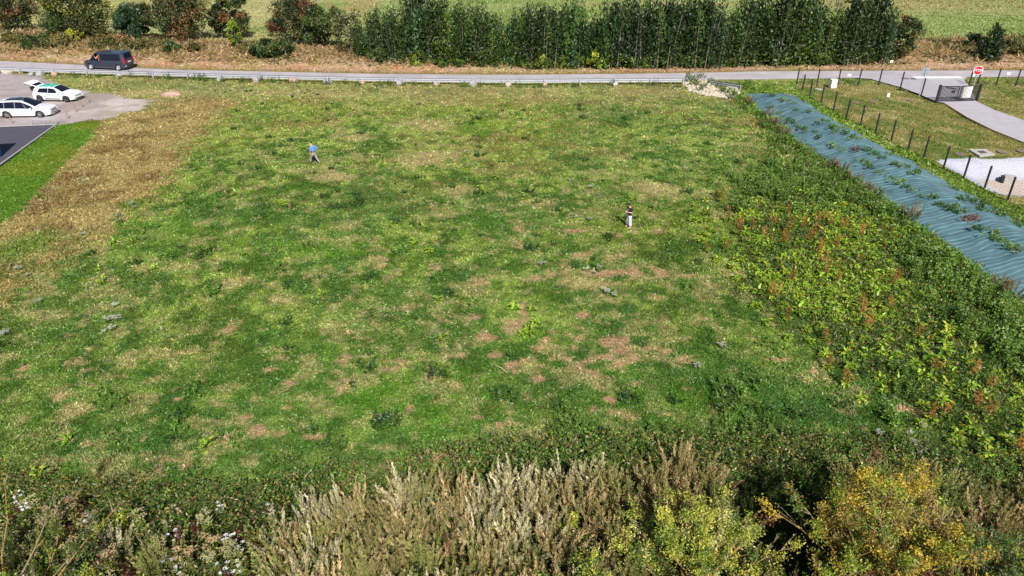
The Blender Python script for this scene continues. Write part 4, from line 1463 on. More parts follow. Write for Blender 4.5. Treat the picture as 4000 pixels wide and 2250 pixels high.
spread(mug_d, 'mugwort_plant', dri, 'dried russet mugwort in the tall thicket along the near edge of the meadow', 'weed', 'dried mugwort in the thicket', 53, 0.75, 1.0)
la, lb_, lc, ld = [], [], [], []
for (x, y, k) in lefts:
    q = r0.random()
    (la if q < 0.38 or x > -6 else lb_ if q < 0.66 else lc if q < 0.86 else ld).append((x, y))
lh = [herb(281, 1.15, 0.4, 14, 26, 0.13, [lin(112, 130, 66, KF), lin(138, 146, 70, KF), OL], lin(160, 156, 98, KF), 'tall_herb'),
      herb(282, 1.05, 0.38, 13, 26, 0.12, [lin(96, 116, 62, KF), NET, lin(132, 124, 76, KF)], lin(166, 152, 110, KF), 'tall_herb'),
      herb(283, 0.95, 0.36, 12, 22, 0.15, [lin(168, 176, 72, KF), DOCKG, DOCKY], None, 'tall_herb')]
spread(lh, 'tall_herb', la, 'green and yellowish leafy tall herb in the weedy tangle beside the mugwort', 'weed', 'leafy herbs in the tangle', 54, 0.8, 1.2)
spread([umbel(284, 1.15, lin(206, 176, 132, 0.8), lin(130, 132, 70, KF), 7, 0.12), umbel(285, 1.1, lin(196, 190, 140, 0.8), lin(120, 134, 66, KF), 7, 0.12)], 'umbel_plant', lb_,
       'beige seeding umbel plant in the weedy tangle beside the mugwort', 'weed', 'seeding umbels in the tangle', 55, 0.8, 1.15)
spread(mug_p[1:2] + mug_s[:1], 'mugwort_plant', lc, 'olive feathery mugwort mixed into the weedy tangle of herbs and umbels', 'weed', 'mugwort in the weedy tangle', 56, 0.7, 1.0)
spread([herb(286, 1.2, 0.22, 8, 40, 0.09, [lin(86, 44, 40, 0.8), lin(110, 66, 52, 0.8)], None, 'dried_dock')], 'dried_dock', ld + [G(290, 1960, .6), G(255, 2090, .6), G(1005, 2080, .6), G(310, 1975, .6)],
       'dark maroon dried dock stalk in the weedy tangle', 'weed', 'maroon dock stalks in the tangle', 57, 0.8, 1.1)
wu = [umbel(287, 0.95, lin(238, 238, 236, 0.85), lin(110, 130, 66, KF), 5, 0.07), umbel(288, 0.75, lin(236, 236, 234, 0.85), lin(100, 124, 60, KF), 6, 0.065)]
wp = [(50, 1925), (75, 1960), (320, 2010), (700, 2205), (660, 2190), (870, 2215), (930, 2190), (100, 2225), (680, 2080), (890, 2090),
      (920, 2110), (1060, 1975), (1185, 1970), (850, 1945), (2360, 1910)]
spread(wu, 'umbel_plant', [G(u, v, 0.8) for u, v in wp], 'white-flowered umbel plant standing in the thicket', 'weed', 'white umbels in the thicket', 58, 0.7, 0.95)
yw = [(2250, 850), (2240, 845), (2300, 862), (2275, 862), (2215, 832), (440, 1245), (455, 1255), (425, 1260), (440, 1290), (450, 1200), (20, 1310), (10, 1318), (160, 1178), (150, 1190), (515, 805), (455, 850), (465, 842), (530, 815), (1000, 367), (1015, 362),
      (840, 358), (880, 360), (900, 356), (930, 358), (960, 360), (980, 357), (1140, 378), (1150, 370), (1210, 358), (1200, 352), (1225, 368), (1240, 372), (1190, 366), (1297, 408), (1275, 405), (1630, 410), (1610, 415), (1640, 408), (1870, 465), (1900, 460),
      (2620, 330), (2635, 338), (2625, 345), (2290, 1060), (2320, 1070), (2340, 1062), (2370, 1150), (2400, 1160), (2360, 1142), (2810, 1355), (2820, 1362), (2720, 1435), (3825, 1450), (3600, 1670), (3650, 1790), (3430, 1700), (3550, 1700),
      (3940, 1710), (3570, 1745), (3590, 1770), (2120, 1040), (2305, 740), (2230, 710), (3480, 890), (3710, 930), (3580, 930), (410, 1300), (110, 1080), (70, 1060), (330, 920)]
ys_m = [umbel(289, 0.4, lin(226, 228, 212, 0.7), lin(110, 130, 66, KF), 9, 0.09), umbel(290, 0.32, lin(220, 222, 200, 0.7), lin(110, 130, 66, KF), 12, 0.08)]
spread(ys_m, 'yarrow_plant', [G(*p) for p in yw], 'small white-flowering yarrow tuft in the open grass', 'flower', 'white yarrow tufts in the grass', 59, 0.45, 0.85)
hems = [p for i, p in enumerate(greys) if i % 2]
greys = [p for i, p in enumerate(greys) if i % 2 == 0]
spread(gw, 'meadow_weed', hems, 'green weed overlapping the near hem of the blue-green sheet', 'weed', 'weeds along the hem of the sheet', 63, 0.9, 1.5)
greys.sort(key=lambda p: p[1])
sheet_m = [mugwort(291, 0.9, [lin(150, 134, 100, 0.9), lin(130, 130, 80, 0.9), lin(100, 120, 62, 0.9)], LEAFY, 9)]
room = max(0, 299 - len(sil) - len(pnk) - len(dri) - len(lc))
spread(sheet_m, 'mugwort_plant', greys[:room], 'brownish grey mugwort along the foot of the sheet-covered mound', 'weed', 'mugwort along the sheet', 60, 0.8, 1.25)
merged('mugwort_fringe', sheet_m, greys[room:], 'brownish fringe of mugwort along the far foot of the sheet', 'weeds', 61, 0.8, 1.25)


def undergrowth():
    r = rng_(77)
    n = 150000
    P = r.uniform([-22, 9], [22, 22.5], (n, 2))
    poly = [G(u, v - 70, 0.0) for u, v in EDGE] + [(24, 9), (-24, 9)]
    P = P[inpoly(P[:, 0], P[:, 1], poly)]
    for (c, ax, ay, dp) in HOLLOWS:
        P = P[((P[:, 0] - c[0]) / ax) ** 2 + ((P[:, 1] - c[1]) / ay) ** 2 > 1.0]
    n = len(P)
    hn = fbm(P[:, 0], P[:, 1], 1.4, 331, 3)
    z = ground_z(P[:, 0], P[:, 1]) + r.uniform(0, 1, n) ** 1.2 * (0.35 + 1.9 * np.clip(hn - 0.3, 0, 1))
    cols = pick(r, [DK, MG, OL, lin(140, 124, 80, KF), NET, lin(150, 144, 60, KF), lin(110, 70, 54, KF)], 200, [2, 3, 4, 3, 2.5, 1.6, 0.8])
    ci = (fbm(P[:, 0], P[:, 1], 0.8, 332, 2) * 600).astype(int) % 200
    Lf = Leaves()
    Lf.add(np.stack([P[:, 0], P[:, 1], z], 1), rdir(r, n, 0.3), r.uniform(0.07, 0.18, n), r.uniform(0.03, 0.08, n), jit(r, cols[ci], n, 0.35), r)
    o = mesh_obj('undergrowth', Lf.mesh('undergrowth', M_LEAF), None)
    tag(o, 'tangled leafy undergrowth below the tall weeds', 'undergrowth', kind='stuff')
    # fill between the docks and nettles on the right
    n = 170000
    xs, ys_ = [p[0] for p in Z_WEED], [p[1] for p in Z_WEED]
    P = r.uniform([min(xs), min(ys_)], [max(xs), max(ys_)], (n, 2))
    keep = r.random(n) < np.clip(32.0 / P[:, 1], 0, 1) ** 1.3
    P = P[keep]
    P = P[inpoly(P[:, 0], P[:, 1], Z_WEED) & (P[:, 0] < xl_of(P[:, 1]) + 0.1)]
    P = P[r.random(len(P)) < np.where(P[:, 1] > 48, 0.4, 1.0)]
    n = len(P)
    px = (P[:, 1] * _cs + CAM_H * _sn) / 723.0
    hn = fbm(P[:, 0], P[:, 1], 1.6, 341, 3)
    z = r.uniform(0, 1, n) * (0.15 + 0.9 * np.clip(hn - 0.3, 0, 1))
    g = fbm(P[:, 0], P[:, 1], 2.4, 342, 3)
    c = np.where(((g > 0.5) & (P[:, 1] < 47) & (xl_of(P[:, 1]) - P[:, 0] > 4.0))[:, None], DOCKG, np.where((g < 0.44)[:, None], NETD, NET))
    c = np.where((r.random(n) < np.where(P[:, 1] < 46, 0.12, 0.02))[:, None], RUST, c)
    c = np.where((r.random(n) < 0.15)[:, None], OL, c)
    Lf = Leaves()
    Lf.add(np.stack([P[:, 0], P[:, 1], z], 1), rdir(r, n, 0.3), px * r.uniform(1.6, 4.2, n), px * r.uniform(0.8, 1.7, n), jit(r, c, n, 0.35), r)
    o = mesh_obj('weed_cover', Lf.mesh('weed_cover', M_LEAF), None)
    tag(o, 'low leafy weed cover filling the strip beside the sheet', 'weeds', kind='stuff')


undergrowth()


def big_shrub(name, base, h, rad, seed, n, cols, wts, label, nbranch, bare, lich=0.5):
    """A wild shrub seen close from above: forked branches, many of them yellow with lichen, small leaves on the twigs."""
    r = rng_(seed)
    rp = random.Random(seed)
    t = empty(name, (base[0], base[1], zat(*base)))
    tag(t, label, 'shrub')
    b, b2 = MB(), MB()
    Lf = Leaves()
    twigs = []
    for k in range(nbranch):
        a = rp.uniform(0, 6.283)
        el = rp.uniform(0.12, 1.45)
        L = rad * (0.75 + 0.35 * rp.random())
        d = Vector((math.cos(a) * math.cos(el), math.sin(a) * math.cos(el), math.sin(el)))
        p = Vector((rp.uniform(-.15, .15), rp.uniform(-.15, .15), 0.1))
        pts, rads = [p.copy()], [0.045]
        Lz = L * (1.0 + (h / rad - 1) * max(0, math.sin(el)))
        for s in range(5):
            d = (d + Vector((rp.uniform(-.25, .25), rp.uniform(-.25, .25), rp.uniform(-.12, .22)))).normalized()
            p = p + d * Lz / 5
            pts.append(p.copy())
            rads.append(0.045 * (1 - (s + 1) / 6.2))
        (b2 if rp.random() < lich else b).tube(pts, rads, 5)
        for s in range(2, 6):
            for q in range(3):
                d2 = (d + Vector((rp.uniform(-1, 1), rp.uniform(-1, 1), rp.uniform(-.5, .9)))).normalized()
                l2 = rp.uniform(0.3, 0.75) * rad * 0.4
                e1 = pts[s] + d2 * l2 * 0.5
                e2 = e1 + (d2 + Vector((rp.uniform(-.4, .4), rp.uniform(-.4, .4), rp.uniform(-.2, .4)))).normalized() * l2 * 0.6
                (b2 if rp.random() < lich else b).tube([pts[s], e1, e2], [0.014, 0.010, 0.005], 4)
                twigs.append((pts[s], e1, e2))
    tw_ = np.array([[tuple(q) for q in tt] for tt in twigs])
    nt2 = len(tw_)
    leafy = r.random(nt2) > bare
    ids = np.nonzero(leafy)[0]
    tint = pick(r, cols, nt2, wts)
    per = n // max(1, len(ids))
    for i in ids:
        m = int(per * r.uniform(0.5, 1.5))
        s = r.uniform(0, 1, (m, 1))
        p = tw_[i, 1] * (1 - s) + tw_[i, 2] * s + rdir(r, m) * r.uniform(0, 0.24, (m, 1))
        Lf.add(p, rdir(r, m, 0.35), r.uniform(0.05, 0.105, m), r.uniform(0.026, 0.05, m), jit(r, tint[i], m, 0.3, 0.08), r)
    mesh_obj('crown', Lf.mesh('crown', M_LEAF), None, t)
    b.build('trunk', M_TWIG, t)
    b2.build('branch', M_LICHEN, t)
    return t


S1 = lin(184, 184, 78, 1.0)
S2 = lin(142, 160, 58, 1.0)
S3 = lin(196, 172, 64, 1.0)
S4 = lin(92, 116, 48, 1.0)
big_shrub('wild_shrub', SH1, 2.9, 2.2, 401, 30000, [S1, S2, S4, lin(206, 204, 128, 1.0)], [3, 3, 2, 1], 'yellow-green leafy shrub with some yellow twigs, in the near thicket', 34, 0.1, 0.5)
big_shrub('wild_shrub', SH2, 3.5, 3.6, 402, 48000, [S3, S2, lin(150, 134, 66, 1.0), S4, lin(120, 80, 60, 1.0)], [3, 3, 3, 2, 0.7], 'wide thinning shrub with orange lichen branches, in the near thicket', 44, 0.22, 0.7)
big_shrub('wild_shrub', SH3, 2.2, 1.8, 403, 16000, [lin(86, 116, 66, 1.0), S4, S2], [3, 2, 1], 'green leafy shrub beside the orange-branched one in the near thicket', 24, 0.05, 0.2)
big_shrub('wild_shrub', (-13.9, 12.3), 5.0, 2.5, 404, 16000, [S4, S2, MG], [3, 1, 2], 'tall dark shrub at the near thicket corner shading the weeds', 26, 0.05, 0.2)
big_shrub('wild_shrub', G(2290, 2300, 1.6), 1.9, 1.3, 405, 8000, [S4, S2, S1], [3, 2, 1], 'small green shrub at the foot of the yellow-green one', 16, 0.05, 0.3)

# ------------------------------------------------------------------ crash barrier and its footings
RAIL = smooth_line(PG([(-500, 262), (-250, 275), (0, 287), (350, 298), (700, 309), (1000, 318), (1500, 329), (2000, 335), (2400, 333), (2672, 331)]), 1.0)


def wbeam(line, z0=0.0, th=0.012):
    prof = [(0.0, 0.33), (0.075, 0.36), (0.075, 0.47), (0.0, 0.515), (0.075, 0.56), (0.075, 0.67), (0.0, 0.70)]
    ring = [(a, b) for a, b in prof] + [(a + th + 0.003, b) for a, b in reversed(prof)]
    b = MB()
    n = len(ring)
    vs, fs = [], []
    for i, p in enumerate(line):
        d = (line[min(i + 1, len(line) - 1)] - line[max(i - 1, 0)])
        d = Vector((d.x, d.y, 0)).normalized()
        nr = Vector((-d.y, d.x, 0))
        zz = z0[i] if hasattr(z0, '__len__') else z0
        for (a, h) in ring:
            q = Vector((p.x, p.y, 0)) + nr * (0.04 + a)
            vs.append((q.x, q.y, h + zz))
    for i in range(len(line) - 1):
        for k in range(n):
            k2 = (k + 1) % n
            fs.append((i * n + k, (i + 1) * n + k, (i + 1) * n + k2, i * n + k2))
    fs.append(tuple(range(n)))
    fs.append(tuple((len(line) - 1) * n + k for k in range(n - 1, -1, -1)))
    b.add(vs, fs)
    return b


def rail_y(x):
    return float(np.interp(x, [p.x for p in RAIL], [p.y for p in RAIL]))


gr = empty('guardrail', (0, 0, 0))
tag(gr, 'long white metal crash barrier along the near side of the road', 'guardrail')
wbeam(RAIL).build('beam', M_GALV, gr)
post_u = [-180, -60, 80, 212, 342, 470, 600, 735, 865, 1006, 1149, 1283, 1417, 1565, 1706, 1848, 1986, 2126, 2265, 2401, 2540, 2668]
PB = []
for u in post_u:
    x = G(u, 330)[0]
    for _ in range(4):
        vv = float(np.interp(x, [p.x for p in RAIL], [p.y for p in RAIL]))
        x = (u - 2000) / FPX * (vv * _cs + CAM_H * _sn)
    y = rail_y(x)
    PB.append((x, y))
    b = MB()
    b.bevbox((x, y - 0.045, 0.34), (0.11, 0.07, 0.78), 0.012)
    b.box((x, y + 0.0, 0.52), (0.16, 0.05, 0.12))
    b.build('post', M_GALV, gr)


def rock_bm(seed, sx, sy, sz, rough=0.22):
    bm = bmesh.new()
    bmesh.ops.create_icosphere(bm, subdivisions=3, radius=0.5)
    r = np.random.default_rng(seed)
    co = np.array([q.co[:] for q in bm.verts])
    n1 = fbm(co[:, 0] * 2 + seed, co[:, 1] * 2 + co[:, 2] * 1.7, 0.8, seed, 3)
    n2 = fbm(co[:, 2] * 3 + seed, co[:, 0] * 2.4 - co[:, 1], 0.5, seed + 9, 2)
    dirs = r.normal(size=(7, 3))
    dirs /= np.linalg.norm(dirs, axis=1, keepdims=True)
    cut = np.min(np.where(co @ dirs.T > 0, 0.40 / np.maximum(co @ dirs.T, 1e-3), 9) * 1.0, axis=1)
    sc = np.minimum(1.0, cut) * (1 + (n1 - 0.5) * rough * 2 + (n2 - 0.5) * rough)
    for q, s in zip(bm.verts, sc):
        q.co = Vector((q.co.x * s * sx, q.co.y * s * sy, max(q.co.z * s, -0.33) * sz))
    me = bpy.data.meshes.new('rock')
    bm.to_mesh(me)
    bm.free()
    return me


def rock(name, loc, size, seed, m, label, cat, group=None, rz=0.0):
    me = rock_bm(seed, *size)
    me.materials.append(m)
    o = bpy.data.objects.new(name, me)
    COL.objects.link(o)
    o.location = (loc[0], loc[1], loc[2] if len(loc) > 2 else size[2] * 0.28)
    o.rotation_euler = (0, 0, rz)
    return tag(o, label, cat, group)


blk = [(5, M_CONC, 'pale concrete block under the barrier post nearest the white hatchback end'), (8, M_STONEG, 'whitish broken block under the barrier left of the dark weeds'), (9, M_STONEG, 'grey block half sunk in grass under the barrier, next to the pink one'),
       (10, M_STONEP, 'pinkish brick-coloured block under the barrier'), (11, M_STONEG, 'grey concrete footing under the barrier between the pink and the striped ones'), (12, None, 'round footing with orange and white bands under the barrier'),
       (13, M_STONEG, 'grey concrete footing just past the striped one under the barrier'), (14, M_STONE, 'weathered beige footing under the barrier, two past the striped one'), (15, M_STONEG, 'grey stepped footing under the barrier, three past the striped one'),
       (16, M_STONE, 'beige footing under the barrier, four past the striped one'), (17, M_STONEP, 'small orange-tinted footing in tall grass under the barrier'), (19, M_CONC, 'white pointed block under the barrier near the rubble heap')]
for i, (k, m, lb) in enumerate(blk):
    x, y = PB[k]
    if m is None:
        t = empty('post_footing', (x, y - 0.32, 0))
        tag(t, lb, 'footing')
        b = MB()
        b.lathe([(0.0, 0.01), (0.0, 0.34), (0.42, 0.36), (0.44, 0.33), (0.45, 0.0)], 'z', 20)
        b.build('drum', M_STONE, t, True)
        b = MB()
        b.lathe([(0.14, 0.352), (0.14, 0.362), (0.24, 0.366), (0.24, 0.355)], 'z', 20)
        b.build('band', mat('orange_band', lin(214, 140, 70, 0.6), 0.7), t, True)
        b = MB()
        b.lathe([(0.34, 0.357), (0.34, 0.371), (0.41, 0.371), (0.41, 0.359)], 'z', 20)
        b.build('band', mat('orange_band', lin(214, 140, 70, 0.6), 0.7), t, True)
    else:
        s = (0.95, 0.6, 0.8) if k in (10, 11, 13, 15) else (0.8, 0.55, 0.65)
        rock('footing_block', (x + 0.02, y - 0.36), s, 500 + i, m, lb, 'block', 'blocks under the crash barrier', 0.1 * i)
# boulders by the gravel yard
for i, (u, v, s, m, lb) in enumerate([(30, 291, (1.3, 0.8, 0.7), M_STONE, 'broad beige boulder at the far left end of the gravel yard'), (88, 286, (0.9, 0.7, 0.85), M_STONEP, 'brown blocky boulder under the barrier at the gravel yard'),
                                      (123, 297, (0.75, 0.6, 0.55), M_STONEG, 'small pale grey boulder between the brown and the bluish ones'), (160, 299, (1.0, 0.8, 0.85), M_STONEG, 'rounded bluish white boulder behind the white hatchback'),
                                      (214, 297, (0.75, 0.6, 0.65), M_STONEP, 'tan boulder nearest the grass at the gravel yard edge')]):
    rock('boulder', G(u, v), s, 540 + i, m, lb, 'boulder', 'boulders along the gravel yard', 0.4 * i)

# weeds under the barrier
vw = [herb(611, 0.5, 0.35, 10, 14, 0.12, [lin(128, 124, 56, KF), NET, OL], None, 'verge_weed'), herb(612, 0.62, 0.25, 9, 16, 0.10, [NETD, NET, OL], None, 'verge_weed'), herb(613, 0.75, 0.14, 6, 22, 0.07, [lin(84, 60, 56, 0.8), OL], None, 'verge_weed')]
rr = random.Random(29)
vpl = []
for k in range(150):
    xq = rr.uniform(-50, 22)
    vpl.append((xq, rail_y(xq) - rr.uniform(0.05, 0.9), rr.uniform(0.6, 1.25)))
spread(vw, 'verge_weed', vpl, 'weed growing up along the foot of the white crash barrier', 'weed', 'weeds along the crash barrier', 83, 0.8, 1.3)

# white rubble heap with the loose end of the barrier
hp = PG([(2675, 326), (2720, 316), (2800, 324), (2870, 345), (2892, 366), (2842, 384), (2765, 376), (2695, 356)])
hc = (sum(p[0] for p in hp) / 8, sum(p[1] for p in hp) / 8)
bm = bmesh.new()
rr = random.Random(12)
me_r = [rock_bm(560 + k, 1, 1, 1, 0.3) for k in range(5)]
pts = scatter(hp, 330, 81, 0.2)
for (x, y) in pts:
    d = min(1.0, float(poly_dist(np.array([x]), np.array([y]), hp)[0]) / 1.5)
    m0 = rr.choice(me_r)
    s = rr.uniform(0.22, 0.62)
    mtx = Matrix.Translation((x, y, 0.38 * d * rr.uniform(0.4, 1.0))) @ Matrix.Rotation(rr.uniform(0, 6), 4, 'Z') @ Matrix.Rotation(rr.uniform(-.6, .6), 4, 'X') @ Matrix.Diagonal((s * 1.2, s, s * 0.8, 1))
    n0 = len(bm.verts)
    bm.from_mesh(m0)
    bm.verts.ensure_lookup_table()
    for q in bm.verts[n0:]:
        q.co = mtx @ q.co
hm = bpy.data.meshes.new('rubble_heap')
bm.to_mesh(hm)
bm.free()
hm.materials.append(mat('rubble', lin(226, 212, 190, 0.56), 0.95, noise=0.14, nscale=3, bump=0.5))
o = bpy.data.objects.new('rubble_heap', hm)
COL.objects.link(o)
tag(o, 'low heap of whitish rubble at the end of the crash barrier', 'rubble', kind='stuff')
spread([herb(601, 0.6, 0.35, 12, 14, 0.15, [NET, lin(120, 140, 60, KF), NETD], None, 'heap_weed')], 'heap_weed', [G(u, v) + (1.0,) for u, v in [(2715, 340), (2745, 352), (2775, 335), (2800, 352), (2825, 372), (2830, 365), (2735, 362), (2700, 325), (2860, 385), (2690, 318), (2735, 316), (2870, 392), (2905, 350), (2920, 340)]],
       'green weed growing out of the white rubble heap', 'weed', 'weeds on the rubble heap', 82, 0.9, 1.5, zoff=0.3)
rl2 = [V3(p) for p in PG([(2770, 338), (2830, 347), (2889, 357)], 0.2)]
g2 = empty('loose_guardrail', (0, 0, 0))
tag(g2, 'loose end length of metal barrier lying on the rubble heap', 'guardrail')
wbeam(rl2, 0.18).build('beam', M_GREY, g2)
b = MB()
b.bevbox((rl2[2].x, rl2[2].y - 0.05, 0.55), (0.12, 0.10, 0.62), 0.015)
b.build('post', M_GREY, g2)

# ------------------------------------------------------------------ black mesh fence
def fence_run(pts, post_at, label, h=1.72, name='mesh_fence'):
    t = empty(name, (pts[0][0], pts[0][1], 0))
    tag(t, label, 'fence')
    o0 = Vector((pts[0][0], pts[0][1], 0))
    for p in post_at:
        b = MB()
        b.bevbox(tuple(V3(p) - o0 + Vector((0, 0, h / 2))), (0.11, 0.11, h + 0.1), 0.012)
        b.build('post', M_BLACK, t)
    m = MB()
    for a, c in zip(pts[:-1], pts[1:]):
        a, c = V3(a) - o0, V3(c) - o0
        for z in [0.06, 0.25, 0.45, 0.65, 0.85, 1.05, 1.25, 1.45, h - 0.12]:
            wd = 0.003
            m.tube([a + Vector((0, 0, z)), c + Vector((0, 0, z))], wd, 4, False)
        L = (c - a).length
        n = max(1, int(L / 0.22))
        for k in range(n):
            q = a + (c - a) * (k / n)
            m.tube([q + Vector((0, 0, 0.05)), q + Vector((0, 0, h - 0.11))], 0.0022, 3, False)
    m.build('wire_mesh', M_BLACK, t)
    return t


fence_run(FENCE, FENCE, 'black mesh fence running beside the sheet-covered mound')
RF = PG([(3111, 332), (3190, 335), (3272, 333), (3352, 334), (3432, 332)])
fence_run(RF, RF[1:], 'black mesh fence along the road between the corner and the driveway')
GF = PG([(3432, 332), (3516, 347), (3598, 374), (3655, 400)])
fence_run(GF, GF[1:3], 'black mesh fence slanting in from the road to the gate')
RG = PG([(3812, 397), (3785, 331)])
fence_run(RG, RG[1:], 'short black mesh fence between the gate and the stop sign', name='mesh_fence')
RR = PG([(3818, 329), (3890, 334), (3967, 335), (4045, 336), (4125, 337)])
fence_run(RR, RR, 'black mesh fence along the road past the stop sign')


def plate(u, v, z, w, h, label):
    x, y = G(u, v, z)
    b = MB()
    b.bevbox((x, y - 0.03, z), (w, 0.012, h), 0.004)
    return tag(b.build('sign_plate', M_WHITE), label, 'sign', 'small white plates on the mesh fence')


plate(3318, 293, 1.15, 0.36, 0.24, 'small white plate on the mesh fence above the white cabinet')
plate(3804, 294, 1.2, 0.22, 0.24, 'small white plate on the mesh fence behind the stop sign pole')
plate(3940, 288, 1.25, 0.36, 0.24, 'small white plate on the mesh fence past the stop sign')

# ------------------------------------------------------------------ gate
gl, gr_, gm = V3(G(3656, 401)), V3(G(3813, 397)), V3(G(3735, 400))
gt = empty('gate', tuple((gl + gr_) / 2))
tag(gt, 'closed black double gate of upright bars across the driveway', 'gate')
c0 = (gl + gr_) / 2
GH = 1.62
for p in (gl, gr_):
    b = MB()
    q = p - c0
    b.bevbox((q.x, q.y, GH / 2 + 0.05), (0.20, 0.20, GH + 0.15), 0.015)
    b.build('gate_post', M_BLACK, gt)
for (a, c, nm) in ((gl, gm, 0), (gm, gr_, 1)):
    a, c = a - c0, c - c0
    d = (c - a).normalized()
    a, c = a + d * 0.14, c - d * 0.05
    ang = Matrix.Rotation(math.atan2(d.y, d.x), 3, 'Z')
    L = (c - a).length
    b = MB()
    mid = (a + c) / 2
    for z in (0.14, GH - 0.04):
        b.box((mid.x, mid.y, z), (L, 0.06, 0.07), ang)
    for e in (a, c):
        b.box((e.x, e.y, GH / 2 + 0.05), (0.08, 0.07, GH - 0.16), ang)
    leaf = b.build('gate_leaf', M_BLACK, gt)
    b = MB()
    n = 15
    for k in range(1, n):
        q = a + (c - a) * (k / n)
        b.box((q.x, q.y, GH / 2 + 0.05), (0.05, 0.04, GH - 0.2), ang)
    b.build('bars', M_BLACK, leaf)
d = (gr_ - gl).normalized()
ang = Matrix.Rotation(math.atan2(d.y, d.x), 3, 'Z')
q = gl + d * 1.45 - c0 + Vector((0, -0.05, 1.05))
b = MB()
b.bevbox(tuple(q), (0.40, 0.06, 0.26), 0.01, ang)
b.build('lock_box', M_BLACK, gt)
q = gl + (gr_ - gl) * 0.70 - c0 + Vector((0, -0.05, 0.98))
b = MB()
b.bevbox(tuple(q), (0.86, 0.02, 1.12), 0.006, ang)
b.build('notice_board', M_WHITE, gt)

# ------------------------------------------------------------------ signs
def pole_sign(name, u, v, h, label, pole_m):
    x, y = G(u, v)
    t = empty(name, (x, y, 0))
    tag(t, label, 'road sign')
    b = MB()
    b.tube([(0, 0, 0), (0, 0, h)], 0.045, 10)
    b.build('pole', pole_m, t, False)
    return t


t = pole_sign('round_sign', 3590, 377, 2.85, 'grey back of a round road sign on a galvanised pole by the gate', M_GALV)
b = MB()
prof = [(0.05, 0.0), (0.05, 0.42), (0.065, 0.43), (0.08, 0.42), (0.08, 0.0)]
b.lathe(prof, 'y', 32, (0, 0, 2.45))
b.build('sign_disc', mat('sign_back', lin(190, 200, 216, 0.6), 0.45, metal=0.3), t)
b = MB()
for z in (2.28, 2.62):
    b.box((0, 0.03, z), (0.5, 0.03, 0.04))
b.build('bracket', M_GREY, t)

t = pole_sign('stop_sign', 3791, 372, 2.85, 'red octagonal stop sign on a grey pole beyond the gate', M_GALV)
t.rotation_euler = (0, 0, R(-22))


def octagon(rad):
    return [(rad * math.cos(R(22.5 + 45 * k)), rad * math.sin(R(22.5 + 45 * k))) for k in range(8)]


def face_poly(pts, y0, y1, zc):
    b = MB()
    n = len(pts)
    vs = [(p[0], y0, p[1] + zc) for p in pts] + [(p[0], y1, p[1] + zc) for p in pts]
    fs = [tuple(range(n)), tuple(range(2 * n - 1, n - 1, -1))] + [(i, n + i, n + (i + 1) % n, (i + 1) % n) for i in range(n)]
    b.add(vs, fs)
    return b


pl = face_poly(octagon(0.46), -0.075, -0.05, 2.5).build('sign_plate', M_WHITE, t)
face_poly(octagon(0.415), -0.080, -0.0755, 2.5).build('sign_face', M_SIGNRED, pl)
cu = bpy.data.curves.new('letters', 'FONT')
cu.body = 'STOP'
cu.size = 0.33
cu.align_x = 'CENTER'
cu.align_y = 'CENTER'
cu.extrude = 0.003
cu.offset = 0.006
tx = bpy.data.objects.new('letters_tmp', cu)
COL.objects.link(tx)
bpy.context.view_layer.update()
dg = bpy.context.evaluated_depsgraph_get()
lm = bpy.data.meshes.new_from_object(tx.evaluated_get(dg))
bpy.data.objects.remove(tx)
lo = bpy.data.objects.new('lettering', lm)
COL.objects.link(lo)
lm.materials.clear()
lm.materials.append(M_WHITE)
lo.parent = pl
lo.rotation_euler = (R(90), 0, 0)
lo.location = (0, -0.085, 2.5)

x, y = G(3479, 254)
t = empty('marker_sign', (x, y, 0))
tag(t, 'tiny white roadside marker plate before the dry bank', 'sign')
b = MB()
b.tube([(0, 0, 0), (0, 0, 0.5)], 0.025, 6)
b.build('pole', M_GREY, t)
b = MB()
b.bevbox((0, -0.03, 0.42), (0.36, 0.02, 0.24), 0.005)
pl = b.build('sign_plate', M_WHITE, t)
b = MB()
b.box((0, -0.043, 0.42), (0.22, 0.004, 0.06))
b.build('dark_mark', M_PLASTIC, pl)

# white cabinet and small white post box in the yard
x, y = G(3251, 344)
t = empty('utility_cabinet', (x, y, 0), 0.12)
tag(t, 'white utility cabinet standing by the road fence in the fenced yard', 'cabinet')
b = MB()
b.bevbox((0, 0, 0.46), (0.62, 0.5, 0.82), 0.015)
b.build('housing', M_WHITE, t)
b = MB()
b.bevbox((0, 0, 0.90), (0.68, 0.56, 0.05), 0.012)
b.build('lid', M_WHITE, t)
b = MB()
b.box((0, 0, 0.03), (0.56, 0.44, 0.06))
b.build('plinth', M_CONC, t)
b = MB()
b.box((0, -0.253, 0.46), (0.54, 0.008, 0.70))
dr = b.build('door', M_WHITE, t)
b = MB()
b.box((0.2, -0.262, 0.48), (0.03, 0.012, 0.10))
b.build('handle', M_GREY, dr)
x, y = G(3461, 402)
t = empty('vent_post', (x, y, 0))
tag(t, 'small white box on a thin stem in the middle of the fenced yard', 'vent post')
b = MB()
b.tube([(0, 0, 0), (0.02, 0, 0.62)], 0.018, 6)
b.build('stem', M_GREY, t)
b = MB()
b.bevbox((0.02, 0, 0.76), (0.26, 0.22, 0.34), 0.03)
b.build('box', M_WHITE, t)
b = MB()
b.tube([(0.10, -0.02, 0.93), (0.10, -0.02, 1.0)], 0.04, 8)
b.build('vent_cap', M_WHITE, t)


def disc(name, u, v, rad, z, m, label, cat, ring=None, squash=1.0):
    x, y = G(u, v)
    b = MB()
    b.lathe([(0.0, 0.001), (0.0, rad), (0.03, rad), (0.03, 0.001)], 'z', 20)
    o = b.build(name, m)
    o.location = (x, y, z)
    return tag(o, label, cat)


